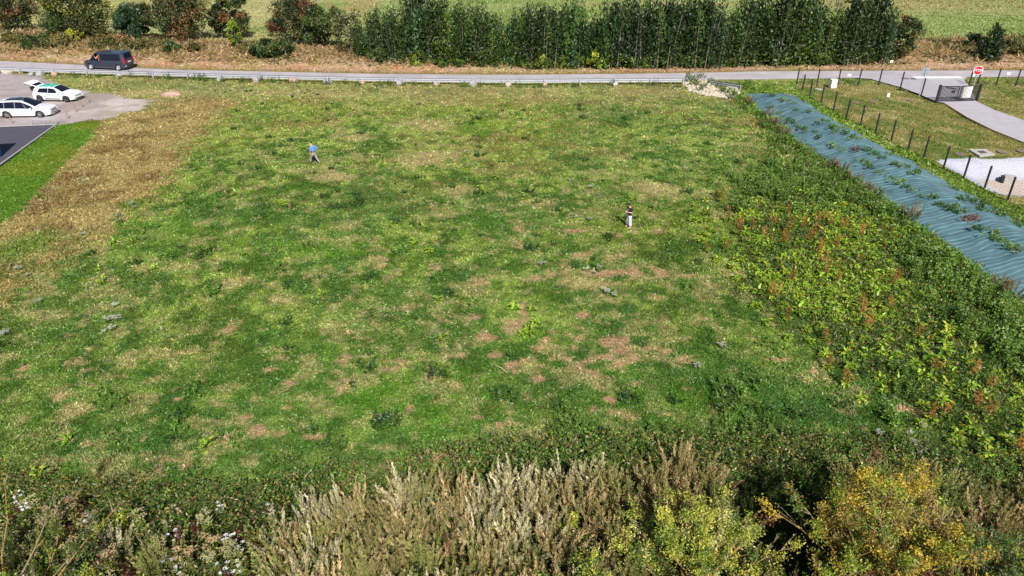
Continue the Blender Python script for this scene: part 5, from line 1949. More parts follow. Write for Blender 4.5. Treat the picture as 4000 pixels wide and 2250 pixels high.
M_MH = mat('cast_iron_pinkish', lin(160, 138, 128, 0.5), 0.8, noise=0.15)
disc('manhole_cover', 3536, 311, 0.42, 0.10, M_MH, 'round pinkish manhole cover in the driveway mouth', 'manhole')
x, y = G(3567, 312)
b = MB()
b.bevbox((x, y, 0.11), (0.62, 0.5, 0.03), 0.006)
for k in range(5):
    b.box((x - 0.24 + k * 0.12, y, 0.128), (0.05, 0.42, 0.006))
tag(b.build('drain_grate', mat('dark_iron', (0.06, 0.06, 0.065), 0.6)), 'square dark drain grate beside the manhole cover at the driveway mouth', 'drain')
for (u, v, lb) in [(3411, 399, 'worn round cover in the yard grass below the small white box, left one'), (3556, 394, 'worn round cover in the yard grass next to the slanting fence'), (3342, 402, 'worn round cover in the yard grass nearest the mound fence'), (3198, 351, 'pale round cover in the yard grass left of the white cabinet'),
                   (3915, 596, 'round brownish cover beside the concrete drain slab'), (3748, 605, 'dim round cover in the grass above the basin, nearest the fence'), (3990, 592, 'pale round cover at the far side of the concrete drain slab')]:
    disc('manhole_cover', u, v, 0.38, 0.05, M_MH if '3198' not in str(u) else M_CONC, lb, 'manhole')
sl_ = PG([(3783, 590), (3845, 588), (3885, 608), (3826, 616)])
t = empty('drain_slab', (0, 0, 0))
tag(t, 'pale concrete slab with a dark square grate in the yard grass', 'drain')
b = MB()
b.prism(list(reversed(sl_)) if False else sl_, 0.02, 0.14)
b.build('slab', M_CONC, t)
cc = Vector((sum(p[0] for p in sl_) / 4, sum(p[1] for p in sl_) / 4))
b = MB()
b.prism([tuple(cc + (Vector(p) - cc) * 0.42) for p in sl_], 0.142, 0.155)
b.build('grate', mat('grate_grey', lin(112, 106, 110, 0.5), 0.8, noise=0.2, nscale=20), t)
# outlet in the basin
x, y = G(3925, 708, -0.85)
t = empty('outlet_block', (x, y, -0.95), R(-28))
tag(t, 'white concrete outlet block with a dark opening in the sandy basin', 'outlet')
b = MB()
b.bevbox((0.25, 0, 0.28), (0.75, 0.8, 0.56), 0.02)
b.build('block', M_CONC, t)
b = MB()
b.box((-0.22, -0.1, 0.27), (0.19, 0.7, 0.42))
b.build('opening', mat('void_shade', (0.012, 0.012, 0.012), 0.9), t)  # solid near-black box, its colour standing for the shade inside the opening

# ------------------------------------------------------------------ pasture posts
for i, (u, v, h) in enumerate([(3617, 178, 1.5), (3728, 168, 1.4), (3952, 180, 1.6), (3942, 20, 1.7), (3994, 32, 1.7), (3900, 8, 1.6), (161, 126, 1.6), (100, 112, 1.5), (1295, 42, 1.6), (1278, 40, 1.5)]):
    x, y = G(u, v)
    b = MB()
    b.tube([(x, y, -0.1), (x + 0.03, y, h)], [0.07, 0.06], 7)
    b.lathe([(h, 0.058), (h + 0.03, 0.03), (h + 0.035, 0.001)], 'z', 7, (x + 0.03, y, 0))
    tag(b.build('pasture_post', M_WOOD), ['wooden pasture post next to the round shrub', 'wooden pasture post between the round shrub and the upright tree', 'wooden pasture post past the upright tree', 'wooden pasture post, middle one of three high up the meadow', 'wooden pasture post, last of three high up the meadow',
                                          'wooden pasture post, first of three high up the meadow', 'wooden pasture post beside the broad green tree', 'wooden pasture post in the shade of the reddish tree', 'taller wooden post above the hawthorn shrub', 'shorter wooden post above the hawthorn shrub'][i], 'post', 'wooden posts of the pasture fence')

# wooden stakes of the gravel yard
SK = [((42, 452), (50, 484), 'wooden stake in front of the rear wheel of the silver white people carrier'), ((262, 448), (268, 465), 'wooden stake in the gravel nearest the metal bike rack'), ((293, 418), (298, 440), 'short wooden stake with weeds at its foot on the gravel'),
      ((318, 398), (322, 420), 'thin grey stake on the gravel past the hatchback nose'), ((343, 378), (348, 402), 'pinkish stake on the gravel just right of the hatchback nose'), ((411, 322), (416, 345), 'wooden stake at the grass edge beyond the gravel'), ((433, 305), (438, 326), 'thin stake in the grass nearest the barrier')]
for i, (a, c, lb) in enumerate(SK):
    x, y = G(*c)
    h = 0.75 + 0.1 * (i % 3)
    b = MB()
    tip = Vector((-0.12 + 0.04 * (i % 3), 0.05, h))
    b.tube([(0, 0, -0.05), tuple(tip * 0.95), tuple(tip)], [0.045, 0.04, 0.015], 6)
    o = b.build('wooden_stake', mat('stake_wood', lin(176, 140, 118, 0.6), 0.9, noise=0.2))
    o.location = (x, y, zat(x, y))
    tag(o, lb, 'stake', 'stakes marking the gravel yard')

# bare earth lump by the gravel, tangle of dry sticks, pale stick in the meadow
rock('earth_mound', G(672, 374) + (0.12,), (2.2, 0.9, 0.7), 590, mat('earth', lin(206, 176, 160, 0.6), 0.95, noise=0.2, nscale=4, bump=0.8), 'low pinkish pile of earth where the gravel meets the field', 'earth pile')
x, y = G(850, 250)
b = MB()
rr = random.Random(21)
for k in range(46):
    a = rr.uniform(0, 3.1)
    p0 = Vector((rr.uniform(-1.1, 1.1), rr.uniform(-.4, .4), 0.05))
    e = p0 + Vector((math.cos(a) * 0.8, rr.uniform(-.4, .4), rr.uniform(0.2, 0.9)))
    b.tube([p0, (p0 + e) / 2 + Vector((0, 0, 0.15)), e], [0.03, 0.022, 0.008], 4)
o = b.build('brushwood', M_TWIG)
o.location = (x, y, 0.1)
tag(o, 'grey pile of dead brushwood on the dry roadside bank', 'brushwood')
p0, p1 = V3(G(1933, 1435), 0.12), V3(G(1982, 1462), 0.08)
b = MB()
b.tube([p0, (p0 + p1) / 2 + Vector((0.01, 0.03, 0.03)), p1], [0.012, 0.018, 0.014], 6)
b.tube([p1 - (p1 - p0) * 0.1, p1 + Vector((0.08, 0.12, 0.05))], [0.01, 0.005], 5)
tag(b.build('dead_stick', mat('pale_stick', lin(214, 206, 160, 0.65), 0.9, noise=0.1)), 'long pale dry stick lying in the green meadow', 'stick')

# ------------------------------------------------------------------ bike rack
a, c = V3(G(122, 494)), V3(G(221, 490))
L = (c - a).length
t = empty('bike_rack', tuple((a + c) / 2), math.atan2((c - a).y, (c - a).x))
tag(t, 'low galvanised bike rack at the corner of the dark asphalt', 'bike rack')
for s in (-1, 1):
    b = MB()
    b.tube([(s * L / 2, 0, 0), (s * (L / 2 + 0.02), 0.03, 0.78)], 0.035, 8)
    b.tube([(s * L / 2, -0.28, 0.03), (s * L / 2, 0.3, 0.03)], 0.03, 6)
    b.build('end_post', M_GALV, t)
b = MB()
for z, y0 in ((0.70, 0.03), (0.56, 0.02)):
    b.tube([(-L / 2, y0, z), (L / 2, y0, z)], 0.028, 8)
b.build('top_rail', M_GALV, t)
b = MB()
for y0 in (-0.22, 0.24):
    b.tube([(-L / 2, y0, 0.06), (L / 2, y0, 0.06)], 0.025, 6)
b.build('base_rail', M_GALV, t)
for k in range(6):
    xx = -L / 2 + L * (k + 0.5) / 6
    b = MB()
    for dx in (-0.05, 0.05):
        b.tube([(xx + dx, -0.22, 0.07), (xx + dx, -0.18, 0.34), (xx + dx, 0.0, 0.42), (xx + dx, 0.2, 0.34), (xx + dx, 0.24, 0.07)], 0.012, 5)
    b.build('wheel_hoop', M_GALV, t)

# blue structure at the picture edge
p0 = V3(G(12, 605))
dv = (V3(G(-90, 698)) - p0)
t = empty('blue_kiosk', tuple(p0), math.atan2(dv.y, dv.x))
tag(t, 'corner of a bright blue kiosk standing on the dark asphalt', 'kiosk')
b = MB()
b.bevbox((1.6, -0.9, 1.25), (3.2, 1.8, 2.3), 0.03)
b.build('wall', M_BLUE, t)
b = MB()
b.bevbox((1.6, -0.9, 0.06), (3.3, 1.9, 0.12), 0.02)
b.build('base_trim', mat('light_blue_trim', lin(120, 200, 240, 0.65), 0.5), t)
b = MB()
b.bevbox((0.01, 0.005, 1.25), (0.05, 0.05, 2.32), 0.01)
b.build('corner_trim', M_BLUED, t)
b = MB()
b.bevbox((1.6, -0.9, 2.47), (3.5, 2.1, 0.12), 0.03)
b.build('roof', M_BLUED, t)


# ------------------------------------------------------------------ vehicles
def make_car(name, label, P, F, Rr, body_m, rim_m, cat='car'):
    """F, Rr: ground points under the front and rear wheel on the visible side; side: +1 the visible side is the left of the car."""
    side = P['side']
    f, r_ = V3(F), V3(Rr)
    ax = (f - r_)
    wb = ax.length
    sc = wb / (P['xf'] - P['xr'])
    ax.normalize()
    lat = Vector((-ax.y, ax.x, 0))                                   # left of the car
    mid = r_ + ax * (-P['xr'] * sc) - lat * side * (P['W'] / 2 - 0.1) * sc
    t = empty(name, (mid.x, mid.y, P.get('z', 0.01)), math.atan2(ax.y, ax.x), sc)
    t.scale = (sc, sc, sc * P.get('zs', 1.0))
    tag(t, label, cat)
    L2 = P['L'] / 2
    XS = sorted(set([round(q, 3) for q in np.linspace(-L2, L2, 64)] + [q[0] for q in P['top']] + [q[0] for q in P['belt']]))
    R_ = P['R']

    def prof(key, x):
        return float(np.interp(x, [q[0] for q in P[key]], [q[1] for q in P[key]]))

    def hw(x):
        e = max(0.0, (abs(x) - (L2 - 0.75)) / 0.75)
        return P['W'] / 2 * (1 - 0.20 * e ** 2.2)

    def zlow(x):
        z = 0.21 + 0.10 * max(0, (abs(x) - (L2 - 0.4)) / 0.4)
        for xw in (P['xf'], P['xr']):
            d = abs(x - xw)
            ra = R_ + 0.055
            if d < ra:
                z = max(z, R_ + math.sqrt(ra * ra - d * d))
        return z

    def sect(x):
        h, zl, zb, zt = hw(x), zlow(x), prof('belt', x), prof('top', x)
        zt = max(zt, zb + 0.012)
        g = min(1.0, (zt - zb) / 0.45)
        wt = h * (0.955 - (0.955 - P['tuck']) * g)
        e = min(0.07, (zt - zb) * 0.5)
        zb = max(zb, zl + 0.05)
        return [(0, 0.21), (h * 0.70, 0.21), (h * 0.71, zl), (h * 0.955, zl), (h, max(zl + 0.02, min(0.62, zb - 0.03))), (h * 0.975, zb), (wt, max(zt - e, zb + 0.004)), (wt * 0.88, zt), (0, zt + 0.02 * g + 0.015)]
    vs, fs = [], []
    secs = [sect(x) for x in XS]
    n = 9
    for x, s in zip(XS, secs):
        for (y, z) in s:
            vs.append((x, y, z))
        for (y, z) in s:
            vs.append((x, -y, z))
    M = 2 * n
    for i in range(len(XS) - 1):
        xm = (XS[i] + XS[i + 1]) / 2
        for k in range(n - 1):
            for sgn in (0, 1):
                if k == 5 and P.get('open') and P['open'][0] < xm < P['open'][1] and (sgn == 0) == (side > 0):
                    continue
                o_ = sgn * n
                q = (i * M + o_ + k, (i + 1) * M + o_ + k, (i + 1) * M + o_ + k + 1, i * M + o_ + k + 1)
                fs.append(q if sgn else tuple(reversed(q)))
    fs.append(tuple(range(0, n)) + tuple(range(2 * n - 1, n - 1, -1)))
    e0 = (len(XS) - 1) * M
    fs.append(tuple(reversed(tuple(range(e0, e0 + n)) + tuple(range(e0 + 2 * n - 1, e0 + n - 1, -1)))))
    b = MB()
    b.add(vs, fs)
    body = b.build('body', body_m, t, False)
    body.data.polygons.foreach_set('use_smooth', [True] * len(body.data.polygons))
    try:
        body.data.set_sharp_from_angle(angle=R(32))
    except Exception:
        pass

    def side_patch(x0, x1, t0, t1, sgn, k=5, off=0.010, nseg=10, slant=(0, 0)):
        v_, f_ = [], []
        for i in range(nseg + 1):
            x = x0 + (x1 - x0) * i / nseg
            for tt in (t0, t1):
                xx = x + (slant[0] * (1 - i / nseg) + slant[1] * i / nseg) * (1 if tt == t1 else 0)
                s = sect(xx)
                y = s[k][0] + (s[k + 1][0] - s[k][0]) * tt + off
                z = s[k][1] + (s[k + 1][1] - s[k][1]) * tt
                v_.append((xx, sgn * y, z))
        for i in range(nseg):
            f_.append((2 * i, 2 * i + 2, 2 * i + 3, 2 * i + 1) if sgn < 0 else (2 * i, 2 * i + 1, 2 * i + 3, 2 * i + 2))
        return v_, f_
    for (x0, x1, s0, s1) in P['windows']:
        for sgn in (-1, 1):
            if P.get('open') and abs(x0 - P['open'][0]) < 0.12 and sgn == side:
                continue
            b = MB()
            b.add(*side_patch(x0, x1, 0.05, 0.93, sgn, slant=(s0, s1)))
            b.build('side_window', M_GLASS, t)

    def top_patch(x0, x1, wf, off=0.012, nseg=10):
        v_, f_ = [], []
        for i in range(nseg + 1):
            x = x0 + (x1 - x0) * i / nseg
            s = sect(x)
            for j in (-1, -0.5, 0, 0.5, 1):
                y = s[7][0] * wf * j
                z = s[7][1] + (s[8][1] - s[7][1]) * (1 - abs(j)) + off
                v_.append((x + (off if x > 0 else -off) * 0.5, y, z))
        for i in range(nseg):
            for j in range(4):
                f_.append((i * 5 + j, (i + 1) * 5 + j, (i + 1) * 5 + j + 1, i * 5 + j + 1))
        return v_, f_
    for (nm, x0, x1, wf, m_) in P['tops']:
        b = MB()
        b.add(*top_patch(x0, x1, wf))
        b.build(nm, m_, t, True)
    # wheels
    for xw in (P['xf'], P['xr']):
        for sgn in (-1, 1):
            yw = sgn * (P['W'] / 2 - 0.12)
            b = MB()
            w_ = 0.105
            b.lathe([(-w_, R_ * 0.60), (-w_, R_ * 0.93), (-w_ * 0.7, R_), (w_ * 0.7, R_), (w_, R_ * 0.93), (w_, R_ * 0.60)], 'y', 28, (xw, yw, R_))
            wh = b.build('wheel', M_TYRE, t, True)
            b = MB()
            yo = yw + sgn * 0.085
            b.lathe([(0, 0.005), (0, R_ * 0.62), (sgn * 0.02, R_ * 0.64), (sgn * 0.026, R_ * 0.57), (sgn * 0.012, R_ * 0.54)], 'y', 28, (xw, yo, R_))
            b.build('rim', M_RIMD if P.get('spokes') else rim_m, wh, True)
            if P.get('spokes'):
                b = MB()
                for k in range(5):
                    a_ = 2 * math.pi * k / 5 + 0.3
                    c_ = Vector((math.cos(a_), 0, math.sin(a_)))
                    b.box((xw + c_.x * R_ * 0.33, yo + sgn * 0.02, R_ + c_.z * R_ * 0.33), (R_ * 0.6, 0.02, R_ * 0.15), Matrix.Rotation(-a_, 3, 'Y'))
                b.build('spokes', rim_m, wh)
    # mirrors
    for sgn in (-1, 1):
        b = MB()
        xm = P['mirror']
        s = sect(xm)
        b.bevbox((xm, sgn * (s[5][0] + 0.10), s[5][1] + 0.07), (0.13, 0.22, 0.15), 0.035)
        b.build('wing_mirror', P.get('mirror_m', body_m), t)
    return t, body, sect, side_patch


def car_bits(t, bits):
    """bits: name, centre, size, material, yaw — lamps, plates, grilles as thin bevelled pieces."""
    for (nm, c, s, m_, yaw) in bits:
        b = MB()
        b.bevbox(c, s, min(s) * 0.3, Matrix.Rotation(yaw, 3, 'Z'))
        b.build(nm, m_, t)


M_NAVY = mat('navy_car_paint', (0.026, 0.032, 0.056), 0.25, spec=0.6, coat=0.6, noise=0.05)
M_CARW = mat('white_car_paint', (0.80, 0.80, 0.81), 0.25, coat=0.5, noise=0.01)
M_CARS = mat('pearl_car_paint', (0.66, 0.67, 0.69), 0.25, coat=0.5, noise=0.01)
M_TURQ = mat('turquoise_roof', lin(70, 226, 206, 0.62), 0.3, coat=0.4, noise=0.02)
M_PLATE = mat('number_plate', (0.62, 0.62, 0.62), 0.5)

van = dict(zs=0.96, L=4.98, W=1.92, R=0.345, xf=1.60, xr=-1.67, side=1, tuck=0.86, mirror=1.25, mirror_m=M_PLASTIC,
           belt=[(-2.49, 1.0), (-2.3, 1.03), (1.3, 1.03), (1.75, 1.03), (2.2, 0.93), (2.42, 0.76), (2.49, 0.60)],
           top=[(-2.49, 1.10), (-2.40, 1.72), (-2.28, 1.86), (-2.0, 1.90), (0.5, 1.92), (0.85, 1.84), (1.62, 1.16), (1.75, 1.06), (2.2, 0.96), (2.42, 0.78), (2.49, 0.6)],
           open=(0.42, 1.02), windows=[(0.40, 1.02, 0, -0.18), (1.08, 1.45, -0.2, -0.42), (-2.1, 0.22, 0.05, 0.0)],
           tops=[('windscreen', 0.92, 1.58, 0.96, M_GLASS), ('rear_window', -2.468, -2.34, 0.9, M_GLASS)])
vt, vb, vsect, vpatch = make_car('van', 'dark navy passenger van driving along the road', van, G(360, 272), G(467, 276), M_NAVY, M_RIM, 'van')
bits = [('number_plate', (-2.50, 0.0, 0.88), (0.02, 0.5, 0.12), M_PLATE, 0), ('rear_bumper', (-2.47, 0, 0.42), (0.14, 1.66, 0.26), M_PLASTIC, 0)]
for sgn in (-1, 1):
    bits += [('tail_light', (-2.43, sgn * 0.80, 1.05), (0.16, 0.13, 0.55), M_RED, 0), ('headlight', (2.26, sgn * 0.74, 0.80), (0.34, 0.16, 0.16), M_LAMP, sgn * -0.5), ('reflector', (-2.52, sgn * 0.74, 0.50), (0.05, 0.18, 0.10), M_LAMP, 0),
             ('door_handle', (0.2, sgn * 0.955, 0.98), (0.2, 0.03, 0.035), M_PLASTIC, 0), ('side_trim', (0.0, sgn * 0.955, 0.50), (2.4, 0.03, 0.10), M_PLASTIC, 0)]
car_bits(vt, bits)

clio = dict(zs=0.91, L=4.06, W=1.73, R=0.315, xf=1.27, xr=-1.32, side=-1, tuck=0.74, mirror=0.62,
            belt=[(-2.03, 0.82), (-1.9, 0.93), (-1.5, 0.92), (0.7, 0.84), (1.1, 0.86), (1.6, 0.80), (1.9, 0.68), (2.03, 0.52)],
            top=[(-2.03, 0.84), (-1.98, 0.98), (-1.72, 1.32), (-1.5, 1.40), (-0.3, 1.46), (0.1, 1.43), (0.98, 0.97), (1.1, 0.925), (1.6, 0.82), (1.9, 0.70), (2.03, 0.54)],
            windows=[(-0.34, 0.66, 0.02, -0.36), (-1.42, -0.37, 0.24, 0.02)],
            tops=[('windscreen', 0.16, 0.96, 0.97, M_GLASS), ('roof', -1.48, 0.10, 1.0, M_TURQ)])
ct, cb_, csect, cpatch = make_car('hatchback', 'small white hatchback with a turquoise roof and its tailgate open', clio, G(263, 399), G(160.5, 396.5), M_CARW, M_RIMD)
bits = [('number_plate', (2.05, 0.0, 0.40), (0.02, 0.48, 0.10), M_PLATE, 0), ('grille', (2.01, 0, 0.60), (0.06, 0.9, 0.07), M_PLASTIC, 0), ('air_intake', (2.02, 0, 0.30), (0.06, 1.0, 0.12), M_PLASTIC, 0)]
for sgn in (-1, 1):
    bits += [('headlight', (1.82, sgn * 0.62, 0.68), (0.38, 0.18, 0.12), M_LAMP, sgn * -0.5), ('tail_light', (-1.93, sgn * 0.70, 0.88), (0.16, 0.14, 0.18), M_RED, 0), ('side_trim', (0.0, sgn * 0.865, 0.33), (1.5, 0.03, 0.08), M_PLASTIC, 0), ('fog_lamp', (1.93, sgn * 0.62, 0.36), (0.08, 0.14, 0.09), M_LAMP, sgn * -0.4)]
car_bits(ct, bits)
b = MB()
em = [(0, 0.11), (0.055, 0.0), (0, -0.11), (-0.055, 0.0)]
vs = [(2.045, p[0], 0.62 + p[1]) for p in em] + [(2.06, p[0], 0.62 + p[1]) for p in em]
b.add(vs, [(3, 2, 1, 0), (4, 5, 6, 7), (0, 1, 5, 4), (1, 2, 6, 5), (2, 3, 7, 6), (3, 0, 4, 7)])
b.build('badge', M_RIM, ct)
# boot opening and raised tailgate
b = MB()
b.add([(-1.56, -0.52, 1.405), (-1.56, 0.52, 1.405), (-2.055, 0.60, 0.80), (-2.055, -0.60, 0.80), (-1.70, -0.50, 1.37), (-1.70, 0.50, 1.37), (-2.02, 0.58, 0.93), (-2.02, -0.58, 0.93)], [(0, 1, 2, 3)])
b.build('boot_opening', mat('boot_dark', (0.010, 0.010, 0.012), 0.9), ct)  # flat near-black patch on the closed body in place of an opening
b = MB()
b.bevbox((-2.10, 0, 1.08), (0.10, 1.12, 0.66), 0.03, Matrix.Rotation(R(-18), 3, 'Y'))  # near-black slab filling the dark area under the raised tailgate
b.build('boot_dark', MATS['boot_dark'], ct)
hx, hz = -1.52, 1.45
gp = [(0.0, 0.0), (-0.42, 0.20), (-0.55, 0.30), (-0.98, 0.40), (-1.12, 0.34), (-1.16, 0.22)]
b = MB()
vs, fs = [], []
wd = [0.55, 0.60, 0.62, 0.62, 0.58, 0.52]
for (dx, dz), w_ in zip(gp, wd):
    for yy in (-w_, w_):
        for th in (0.0, -0.07):
            vs.append((hx + dx, yy, hz + dz + th))
for i in range(len(gp) - 1):
    a_ = 4 * i
    c_ = a_ + 4
    fs += [(a_, a_ + 2, c_ + 2, c_), (a_ + 1, c_ + 1, c_ + 3, a_ + 3), (a_, c_, c_ + 1, a_ + 1), (a_ + 2, a_ + 3, c_ + 3, c_ + 2)]
fs += [(0, 1, 3, 2), (4 * 5, 4 * 5 + 2, 4 * 5 + 3, 4 * 5 + 1)]
b.add(vs, fs)
tg = b.build('tailgate', M_CARW, ct)
b = MB()
b.add([(hx - 0.07, -0.46, hz + 0.048), (hx - 0.07, 0.46, hz + 0.048), (hx - 0.40, 0.52, hz + 0.205), (hx - 0.40, -0.52, hz + 0.205)], [(0, 1, 2, 3)])
b.build('rear_window', M_GLASS, tg)
b = MB()
b.bevbox((hx + 0.02, 0, hz - 0.02), (0.22, 1.06, 0.04), 0.012)
b.build('spoiler', M_CARW, ct)

mpv = dict(zs=0.91, L=4.60, W=1.83, R=0.335, xf=1.42, xr=-1.42, side=-1, tuck=0.76, mirror=0.86,
           belt=[(-2.30, 0.86), (-2.15, 1.0), (-1.8, 0.93), (0.9, 0.88), (1.3, 0.93), (1.8, 0.88), (2.15, 0.75), (2.30, 0.56)],
           top=[(-2.30, 0.92), (-2.22, 1.15), (-2.08, 1.50), (-1.85, 1.60), (-0.6, 1.66), (0.05, 1.62), (1.12, 1.05), (1.3, 0.99), (1.8, 0.90), (2.15, 0.77), (2.30, 0.58)],
           windows=[(0.40, 1.02, -0.34, -0.12), (-0.52, 0.38, 0.0, -0.33), (-1.44, -0.545, 0.0, 0.0), (-2.05, -1.465, 0.10, 0.0)],
           tops=[('windscreen', 0.02, 1.10, 0.97, M_GLASS), ('sunroof', -1.45, 0.0, 0.92, M_GLASS), ('rear_window', -2.20, -2.09, 0.9, M_GLASS)], spokes=True)
mt_, mb_, msect, mpatch = make_car('people_carrier', 'silver white people carrier with a dark glass roof parked on the gravel', mpv, G(160.7, 460), G(32, 462), M_CARS, M_RIM)
bits = [('number_plate', (2.335, 0.0, 0.50), (0.02, 0.5, 0.11), M_PLATE, 0), ('grille', (2.29, 0, 0.52), (0.08, 0.72, 0.22), M_PLASTIC, 0), ('air_intake', (2.25, 0, 0.30), (0.10, 1.36, 0.12), M_PLASTIC, 0), ('chrome_bar', (2.23, 0, 0.70), (0.08, 1.1, 0.03), M_RIM, 0)]
for sgn in (-1, 1):
    bits += [('headlight', (2.12, sgn * 0.66, 0.60), (0.24, 0.20, 0.10), M_GLASS, sgn * -0.5), ('tail_light', (-2.22, sgn * 0.74, 0.88), (0.18, 0.14, 0.26), M_RED, 0), ('roof_bar', (-0.7, sgn * 0.62, 1.655), (2.0, 0.04, 0.04), M_RIM, 0),
             ('door_handle', (0.0, sgn * 0.905, 0.86), (0.2, 0.03, 0.03), M_CARS, 0), ('door_handle', (-0.95, sgn * 0.905, 0.88), (0.2, 0.03, 0.03), M_CARS, 0)]
car_bits(mt_, bits)


# ------------------------------------------------------------------ people
def skin_obj(name, J, E, m, parent, root, sub=2, smooth=True):
    """J: joint -> (position, radius[, radius2]); one continuous skinned surface along the joints."""
    names = list(J.keys())
    ix = {k: i for i, k in enumerate(names)}
    me = bpy.data.meshes.new(name)
    me.from_pydata([J[k][0] for k in names], [(ix[a_], ix[c_]) for a_, c_ in E], [])
    o = bpy.data.objects.new(name, me)
    COL.objects.link(o)
    sk = o.modifiers.new('skin', 'SKIN')
    sk.use_smooth_shade = True
    sk.branch_smoothing = 0.3
    ss = o.modifiers.new('sub', 'SUBSURF')
    ss.levels = ss.render_levels = sub
    dat = me.skin_vertices[0].data
    for k in names:
        r0_ = J[k][1]
        r1_ = J[k][2] if len(J[k]) > 2 else r0_
        dat[ix[k]].radius = (r0_, r1_)
        dat[ix[k]].use_root = (k == root)
    bpy.context.view_layer.update()
    dg = bpy.context.evaluated_depsgraph_get()
    m2 = bpy.data.meshes.new_from_object(o.evaluated_get(dg))
    bpy.data.objects.remove(o)
    bpy.data.meshes.remove(me)
    m2.name = name
    m2.materials.clear()
    m2.materials.append(m)
    o = bpy.data.objects.new(name, m2)
    COL.objects.link(o)
    m2.polygons.foreach_set('use_smooth', [True] * len(m2.polygons))
    if parent is not None:
        o.parent = parent
    return o


def hand(J, E, pre, wrist, d, up, curl):
    """Palm, four unequal bent fingers and a thumb leaving the side of the palm."""
    d, up = Vector(d).normalized(), Vector(up).normalized()
    sd = d.cross(up).normalized()
    w = Vector(wrist)
    pc = w + d * 0.055
    J[pre + 'palm'] = (tuple(pc), 0.036, 0.020)
    E.append((pre + 'wrist', pre + 'palm'))
    for k, (off, ln) in enumerate(((-0.030, 0.070), (-0.010, 0.080), (0.011, 0.075), (0.030, 0.058))):
        a_ = pc + d * 0.045 + sd * off
        c_ = a_ + (d * (1 - curl * 0.5) - up * curl).normalized() * ln * 0.55
        e_ = c_ + (d * (1 - curl) - up * (curl + 0.3)).normalized() * ln * 0.5
        for nm, q, r_ in (('k', a_, 0.0105), ('m', c_, 0.009), ('t', e_, 0.0075)):
            J[pre + nm + str(k)] = (tuple(q), r_)
        E += [(pre + 'palm', pre + 'k' + str(k)), (pre + 'k' + str(k), pre + 'm' + str(k)), (pre + 'm' + str(k), pre + 't' + str(k))]
    s_ = -1 if pre == 'L' else 1
    a_ = w + d * 0.03 - sd * 0.038 * -s_
    c_ = a_ + (d * 0.8 - sd * 0.7 * -s_ - up * 0.3).normalized() * 0.045
    J[pre + 'th0'] = (tuple(a_), 0.012)
    J[pre + 'th1'] = (tuple(c_), 0.009)
    E += [(pre + 'palm', pre + 'th0'), (pre + 'th0', pre + 'th1')]


